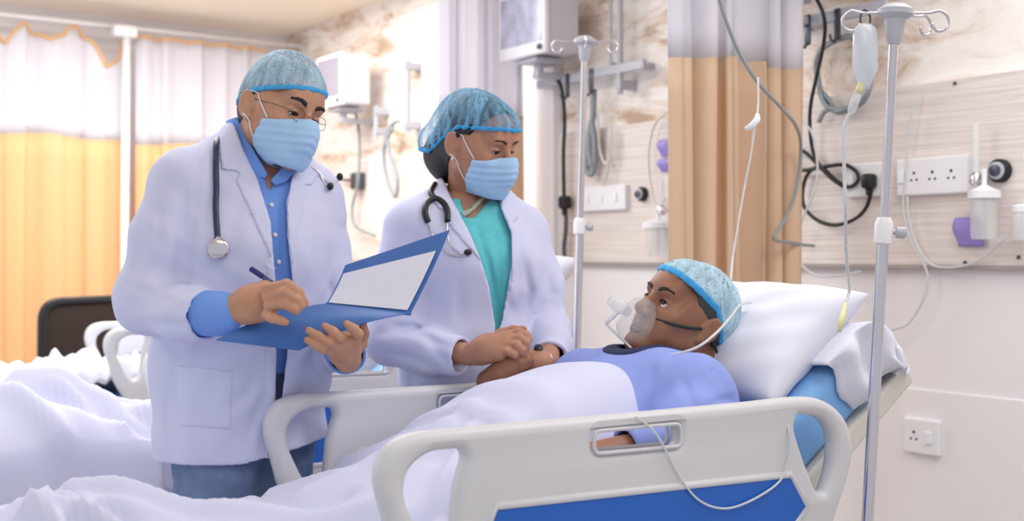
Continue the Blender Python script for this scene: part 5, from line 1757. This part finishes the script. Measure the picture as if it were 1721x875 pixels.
# rail with hooks under the near monitor, grey hose coiled on it
def equipment_rail(label, pxa, pxb, py, off, hooks):
    a, b = ow(pxa, py, off), ow(pxb, py, off)
    z = (a.z + b.z) / 2
    t = thing('equipment_rail', label, 'equipment rail', (a.x, (a.y + b.y) / 2, z), 0, 'equipment rails')
    obj('bar', box(NB(), (a.x - .012, b.y, z - .02), (a.x + .008, a.y, z + .02), .004), M_GREYP, t, smooth=False)
    for y in (a.y - .05, b.y + .05):
        obj('bracket', box(NB(), (a.x + .006, y - .015, z - .015), (UW, y + .015, z + .015), .003), M_GREYP, t, smooth=False)
    for px in hooks:
        v = ow(px, py, off).y
        hk = NB(); box(hk, (a.x - .018, v - .013, z - .085), (a.x - .010, v + .013, z + .022), .003)
        tube(hk, [(a.x - .014, v, z - .075), (a.x - .03, v, z - .095), (a.x - .048, v, z - .088), (a.x - .052, v, z - .07)], .005, 8)
        obj('hook', hk, M_DSTEEL, t, ang=40)
    return t
equipment_rail('grey wall rail with hooks above the black cord, beside the fluid bag', 1318, 1492, 28, .05, (1362, 1412))
equipment_rail('grey wall rail with hooks below the screen of the large monitor', 905, 1085, 126, .05, (958, 998))
hose = []
for k in range(0, 76):
    a = k / 75 * 2 * math.pi * 2.6 - 1.2
    r = 1 + .07 * math.sin(k * .9)
    hose.append((1417 + 45 * r * math.cos(a), 124 + 62 * r * math.sin(a), .035 + .012 * math.sin(k * .5)))
hose += [(1400, 178, .03), (1385, 188, .03), (1376, 205, .03)]
wire('pressure_hose', 'grey hose coiled on the wall rail behind the fluid bag', 'hose', hose, .0085, M_GTUBE, n=3)
P = [wy(x, y, d) for x, y, d in ((1200, -30, 3.35), (1222, 40, 3.4), (1244, 92, 3.45), (1275, 140, 3.5), (1312, 180, 3.6), (1338, 212, 3.8), (1346, 250, 3.95), (1338, 320, 3.95), (1318, 370, 3.85), (1300, 400, 3.8), (1330, 408, 3.95), (1368, 413, 4.1))]
tag(obj('sensor_lead', tube(NB(), spline(P, 8), .0055, 8), M_GTUBE, origin=P[-1]), 'long grey lead sagging across the curtain behind the patient', 'cord')
wire('infusion_tube', 'thin white tube looping on the wall left of the black cord', 'tube', [(1330, 195, .1), (1360, 215, .08), (1372, 255, .07), (1372, 310, .07), (1350, 365, .06), (1338, 405, .06), (1344, 440, .06), (1372, 462, .06), (1412, 463, .05), (1446, 456, .05)], .0042, M_TUBE)
tl = [w3(1228, 470, .22), w3(1232, 430, .26), w3(1240, 380, .28), w3(1252, 310, .3), w3(1262, 260, .3), w3(1268, 215, .3), w3(1274, 180, .32), w3(1274, 130, .34)]
t = thing('nasal_line', 'thin clear line with a white clip hanging in front of the peach curtain', 'tube', tl[5])
obj('line', tube(NB(), spline(tl, 8), .0024, 8), M_TUBE, t)
obj('clip', tube(NB(), [w3(1253, 217, .3), w3(1264, 211, .295), w3(1273, 200, .295), w3(1273, 192, .3)], [.005, .008, .008, .005], 10), M_LOOP, t)

# patient monitors on wall arms
M_SCREEN = mat('monitor_screen', '#b9b9cf', .15, var=.25, vscale=14)
def monitor(label, v0, v1, u0, u1, z0, z1, screen=M_SCREEN):
    t = thing('patient_monitor', label, 'monitor', ((u0 + u1) / 2, (v0 + v1) / 2, z0), 0, 'patient monitors')
    obj('case', box(NB(), (u0 + .03, v0 + .006, z0 + .01), (u1, v1 - .006, z1 - .01), .012), mat('monitor_case', '#d6d6de', .4), t, smooth=False)
    fr = NB(); box(fr, (u0, v0, z0), (u0 + .03, v1, z1), .010)
    obj('front_frame', fr, M_WHITE, t, smooth=False)
    obj('screen', box(NB(), (u0 - .002, v0 + .022, z0 + .055), (u0 + .004, v1 - .022, z1 - .022), .001), screen, t, smooth=False)
    obj('dial', lathe(NB(), [(.012, 0), (.013, .012), (.01, .014)], (u0, v0 + .035, z0 + .028), (-1, 0, 0), 16), M_DSTEEL, t, ang=40)
    a = NB()
    box(a, (u0 + .03, (v0 + v1) / 2 - .07, z0 - .022), (u1, (v0 + v1) / 2 + .07, z0 + .002), .004)
    cyl(a, ((u0 + u1) / 2, (v0 + v1) / 2, z0 - .07), ((u0 + u1) / 2, (v0 + v1) / 2, z0 - .015), .022)
    box(a, ((u0 + u1) / 2 - .02, (v0 + v1) / 2 - .025, z0 - .085), (UW, (v0 + v1) / 2 + .025, z0 - .055), .006)
    obj('wall_arm', a, M_GREYP, t, ang=40)
    c = NB()
    for k in range(4):
        cyl(c, (u0 + .06 + .03 * k, v0 + .03, z0 - .025), (u0 + .06 + .03 * k, v0 + .03, z0 + .004), .008, n=10)
    return t
monitor('large monitor with pale screen high on the wall above the woman', 4.13, 4.49, 3.0, 3.19, 2.165, 2.46)
monitor('distant monitor beside the head of the man, dark screen turned left', 6.07, 6.40, 2.99, 3.18, 2.14, 2.44, mat('dark_screen', '#8f8a96', .2))
monitor('monitor on the wall arm at the top edge above the peach curtain', 2.70, 3.04, 2.98, 3.17, 2.185, 2.48)

# flow meters, bottles and labels on the panel
def gas_outlet(label, px, py, r):
    c = ow(px, py, .0)
    t = thing('gas_outlet', label, 'gas outlet', c, 0, 'gas outlets')
    obj('ring', lathe(NB(), [(r, -.01), (r, .012), (r * .82, .02), (r * .8, .012)], c, (-1, 0, 0)), M_BLACK, t, ang=40)
    obj('inner_ring', lathe(NB(), [(r * .8, .008), (r * .74, .024), (r * .5, .026)], c, (-1, 0, 0)), M_GREYP, t, ang=40)
    obj('core', lathe(NB(), [(r * .5, .02), (r * .48, .034), (r * .2, .037)], c, (-1, 0, 0)), M_DSTEEL, t, ang=40)
    return t
gas_outlet('black ringed gas outlet on the panel at far right', 1681, 287, .036)
gas_outlet('small blurred gas outlet left of the peach curtain', 1080, 326, .030)
def flow_meter(label, px, py0, py1, bx0, bx1, by0, by1):
    c = ow(px, (py0 + py1) / 2, .05)
    t = thing('flow_meter', label, 'flow meter', c, 0, 'flow meters')
    a, b = ow(px, py0, .05), ow(px, py1, .05)
    obj('gauge_tube', cyl(NB(), a, b, .011), M_CLEAR, t, ang=40)
    obj('valve', lathe(NB(), [(.012, 0), (.02, .008), (.02, .03), (.012, .04)], b - Vector((0, 0, .04)), (0, 0, 1)), M_STEEL, t, ang=40)
    st = NB(); cyl(st, b - Vector((0, 0, .02)), Vector((UE, b.y - .0, b.z - .02)), .008)
    obj('stem', st, M_STEEL, t, ang=40)
    m, n = ow((bx0 + bx1) / 2, by0, .06), ow((bx0 + bx1) / 2, by1, .06)
    R = abs(ow(bx0, by0, .06).y - ow(bx1, by0, .06).y) / 2
    obj('bottle_cap', lathe(NB(), [(R * 1.08, -.02), (R * 1.08, .002), (R * .5, .012), (.008, .02), (.008, (b - m).length if (b - m).z > 0 else .03)], m, (0, 0, 1)), M_LOOP, t, ang=40)
    obj('bottle', lathe(NB(), [(R * .8, -(m - n).length), (R * .9, -(m - n).length + .01), (R * .9, -.02)], m, (0, 0, 1)), M_CLEAR, t, ang=40)
    obj('dip_tube', cyl(NB(), m, m - Vector((0, 0, (m - n).length * .8)), .003), M_TUBE, t)
    return t
flow_meter('flow meter with clear bottle on the panel right of the three sockets', 1640, 206, 290, 1632, 1676, 322, 402)
flow_meter('blurred flow meter with bottle left of the peach curtain, above the cap of the patient', 1112, 300, 345, 1090, 1122, 375, 430)
def label_card(label, px0, px1, py0, py1, off=.015, group='purple labels'):
    a, b = ow(px0, py0, off), ow(px1, py1, off)
    bm = sheet(lambda i, j: Vector((a.x - .008 * math.sin(j * 4 + .3) , a.y + (b.y - a.y) * i + .006 * math.sin(j * 5), a.z + (b.z - a.z) * j)), frange(0, 1, 8), frange(0, 1, 10), .001)
    return tag(obj('label_card', bm, M_PURP, origin=(a.x, a.y, b.z)), label, 'label', group)
label_card('purple label hanging below the long socket plate at far right', 1606, 1648, 366, 414)
label_card('upper of two pale purple labels left of the peach curtain', 1108, 1124, 236, 262)
label_card('lower of two pale purple labels left of the peach curtain', 1108, 1124, 268, 288)
for i, (px, py, lb) in enumerate(((1605, 140, 'small dark screw near the top edge of the panel at right'), (1622, 441, 'small dark screw at the bottom edge of the panel below the purple label'), (1712, 432, 'small dark screw low on the panel at the right picture edge'))):
    c = ow(px, py, -.004)
    tag(obj('screw', lathe(NB(), [(.006, 0), (.0055, .004), (.002, .006)], c, (-1, 0, 0), 12), M_DSTEEL, origin=c), lb, 'screw', 'panel screws')
jar = ow(1722, 375, .05)
tj = thing('suction_jar', 'clear jar on the panel at the very right picture edge', 'jar', jar)
obj('jar', lathe(NB(), [(.03, -.05), (.034, -.04), (.034, .03), (.03, .035)], jar, (0, 0, 1)), M_CLEAR, tj, ang=40)
obj('lid', lathe(NB(), [(.036, .033), (.036, .05), (.02, .056)], jar, (0, 0, 1)), M_LOOP, tj, ang=40)
wire('infusion_tube', 'pale tube hanging on the panel below the knob of the tall drip stand', 'tube', [(1525, 330, .02), (1530, 380, .02), (1545, 420, .02), (1575, 448, .02), (1640, 440, .02), (1690, 400, .03)], .004, M_TUBE)
wire('infusion_tube', 'pale tube hanging straight on the panel right of the tall drip stand', 'tube', [(1540, 160, .02), (1528, 230, .02), (1522, 300, .02), (1518, 350, .02), (1530, 400, .02), (1560, 470, .02), (1530, 540, .02), (1490, 555, .03)], .004, M_TUBE)

# bay of the middle bed
CORD2 = [(932, 128, .08), (944, 150, .06), (949, 200, .04), (947, 260, .04), (948, 330, .035)]
pl2 = ow(951, 340, .03)
pg = thing('mains_lead', 'dark mains lead and plug hanging on the wall left of the bare drip stand', 'cord', pl2, 0, 'mains leads')
obj('cord', tube(NB(), spline([ow(*q) for q in CORD2], 8), .0085, 8), M_BLACK, pg)
obj('plug_body', box(NB(), pl2 + Vector((-.03, -.024, -.03)), pl2 + Vector((.02, .024, .03)), .012, seg=3), M_BLACK, pg)
obj('strain_relief', tube(NB(), [pl2 + Vector((-.01, 0, -.025)), pl2 + Vector((-.01, 0, -.06))], [.013, .008], 12), M_BLACK, pg)
obj('cord', tube(NB(), spline([ow(*q) for q in ((951, 352, .03), (951, 385, .03), (948, 420, .03), (953, 455, .03))], 8), .010, 8), M_DSTEEL, pg)
def wall_pole(label, px, py0, py1, r, off=.05):
    a, b = ow(px, py0, off), ow(px, py1, off)
    t = thing('wall_pole', label, 'wall pole', (b.x, b.y, b.z), 0, 'upright wall poles')
    obj('pole', cyl(NB(), (a.x, a.y, min(a.z, 2.74)), (a.x, a.y, b.z), r), M_GREYP, t, ang=40)
    for z in (min(a.z, 2.74) - .03, b.z + .04):
        obj('bracket', box(NB(), (a.x - r, a.y - r - .004, z - .02), (UW, a.y + r + .004, z + .02), .004), M_GREYP, t, smooth=False)
    return t
wall_pole('thick grey upright pole on the wall right of the large monitor', 1042, -40, 158, .014)
wall_pole('thin grey upright pole on the wall next to the large monitor', 1026, -40, 128, .007)
wall_pole('grey upright pole on the far wall between the heads of the two doctors', 683, 102, 222, .026)
wall_pole('short white upright pole on the far wall below the distant monitor', 632, 178, 232, .014)
wire('pressure_hose', 'grey hose bundle hanging behind the bare drip stand', 'hose', [(998, 150, .04), (996, 200, .04), (988, 250, .04), (986, 285, .04), (996, 290, .04), (1000, 250, .04), (994, 205, .045), (990, 240, .05), (994, 280, .05)], .014, M_GTUBE)
wire('sensor_lead', 'pale looped lead on the wall right of the bare drip stand', 'cord', [(1004, 190, .03), (1008, 250, .03), (1018, 275, .03), (1028, 255, .03), (1026, 215, .03), (1020, 290, .03), (1012, 310, .03)], .006, M_FRAME)
wire('sensor_lead', 'pale looped lead beside the purple labels', 'cord', [(1125, 185, .04), (1100, 210, .03), (1090, 260, .03), (1094, 310, .03), (1104, 345, .03), (1118, 335, .03)], .005, M_FRAME)
# bay of the farthest bed
wire('sensor_lead', 'blurred dark lead looping on the far wall between the two doctors', 'cord', [(596, 180, .05), (604, 230, .05), (602, 300, .05), (592, 350, .05), (598, 380, .05), (630, 396, .05)], .009, M_GTUBE)
wire('sensor_lead', 'blurred grey leads hanging from the far wall pole', 'cord', [(682, 205, .06), (664, 205, .06), (652, 225, .06), (655, 260, .06), (668, 300, .06), (664, 330, .06), (650, 300, .06), (645, 250, .06), (660, 215, .06)], .012, M_GTUBE)
bx = ow(600, 304, .03)
tb = thing('cable_clip', 'small dark cable clip on the far wall between the two doctors', 'clip', bx)
obj('block', box(NB(), bx + Vector((-.03, -.04, -.05)), bx + Vector((.04, .04, .05)), .012), M_DSTEEL, tb)
obj('arm', cyl(NB(), bx, bx + Vector((0, .22, .02)), .008), M_DSTEEL, tb)

# black office chair by the far curtain
cc = on_v(150, 560, 6.35)
ch = thing('office_chair', 'black office chair with dark mesh back in front of the orange curtain', 'chair', (cc[0], cc[1], 0))
R = Matrix.Translation((cc[0], cc[1], 0)) @ Matrix.Rotation(math.radians(8), 4, 'Z')
CM = R @ Matrix(((1, 0, 0, 0), (0, 0, -1, 0), (0, 1, 0, 0), (0, 0, 0, 1)))
ol = rounded([(-.27, .55), (-.265, 1.075), (.265, 1.085), (.27, .55)], [.06, .12, .12, .06], 8)
il = rounded([(-.225, .60), (-.222, 1.035), (.222, 1.045), (.225, .60)], [.04, .09, .09, .04], 8)
obj('back_frame', plate([ol, il], CM, .035, .012), M_BLACK, ch, ang=50)
obj('back_mesh', plate([il], CM, .010, .003), mat('dark_brown_mesh', '#2a1c18', .8, bump=.3, bscale=300), ch, ang=50)
s_ = NB(); box(s_, (-.25, -.48, .44), (.25, .0, .52), .035, R, seg=4)
obj('seat', s_, M_BLACK, ch, ang=50)
for s in (-1, 1):
    obj('armrest', tube(NB(), spline([R @ Vector(q) for q in ((s * .27, -.02, .62), (s * .30, -.10, .68), (s * .30, -.32, .68), (s * .29, -.38, .60), (s * .25, -.36, .48))], 6), .016, 8), M_BLACK, ch)
obj('spine', tube(NB(), [R @ Vector(q) for q in ((0, .03, .75), (0, .05, .55), (0, -.02, .42), (0, -.2, .40))], .02, 8), M_BLACK, ch)
obj('column', cyl(NB(), R @ Vector((0, -.24, .1)), R @ Vector((0, -.24, .45)), .028), M_DSTEEL, ch, ang=40)
for i in range(5):
    a = i * 1.2566
    d = Vector((math.cos(a), math.sin(a), 0)); o = R @ Vector((0, -.24, 0))
    lg = obj('foot', tube(NB(), [o + Vector((0, 0, .12)), o + d * .29 + Vector((0, 0, .075))], [.024, .015], 8), M_BLACK, ch)
    s2 = d.cross(Vector((0, 0, 1)))
    obj('caster', cyl(NB(), o + d * .29 + Vector((0, 0, .03)) - s2 * .02, o + d * .29 + Vector((0, 0, .03)) + s2 * .02, .03), M_BLACK, lg, ang=40)
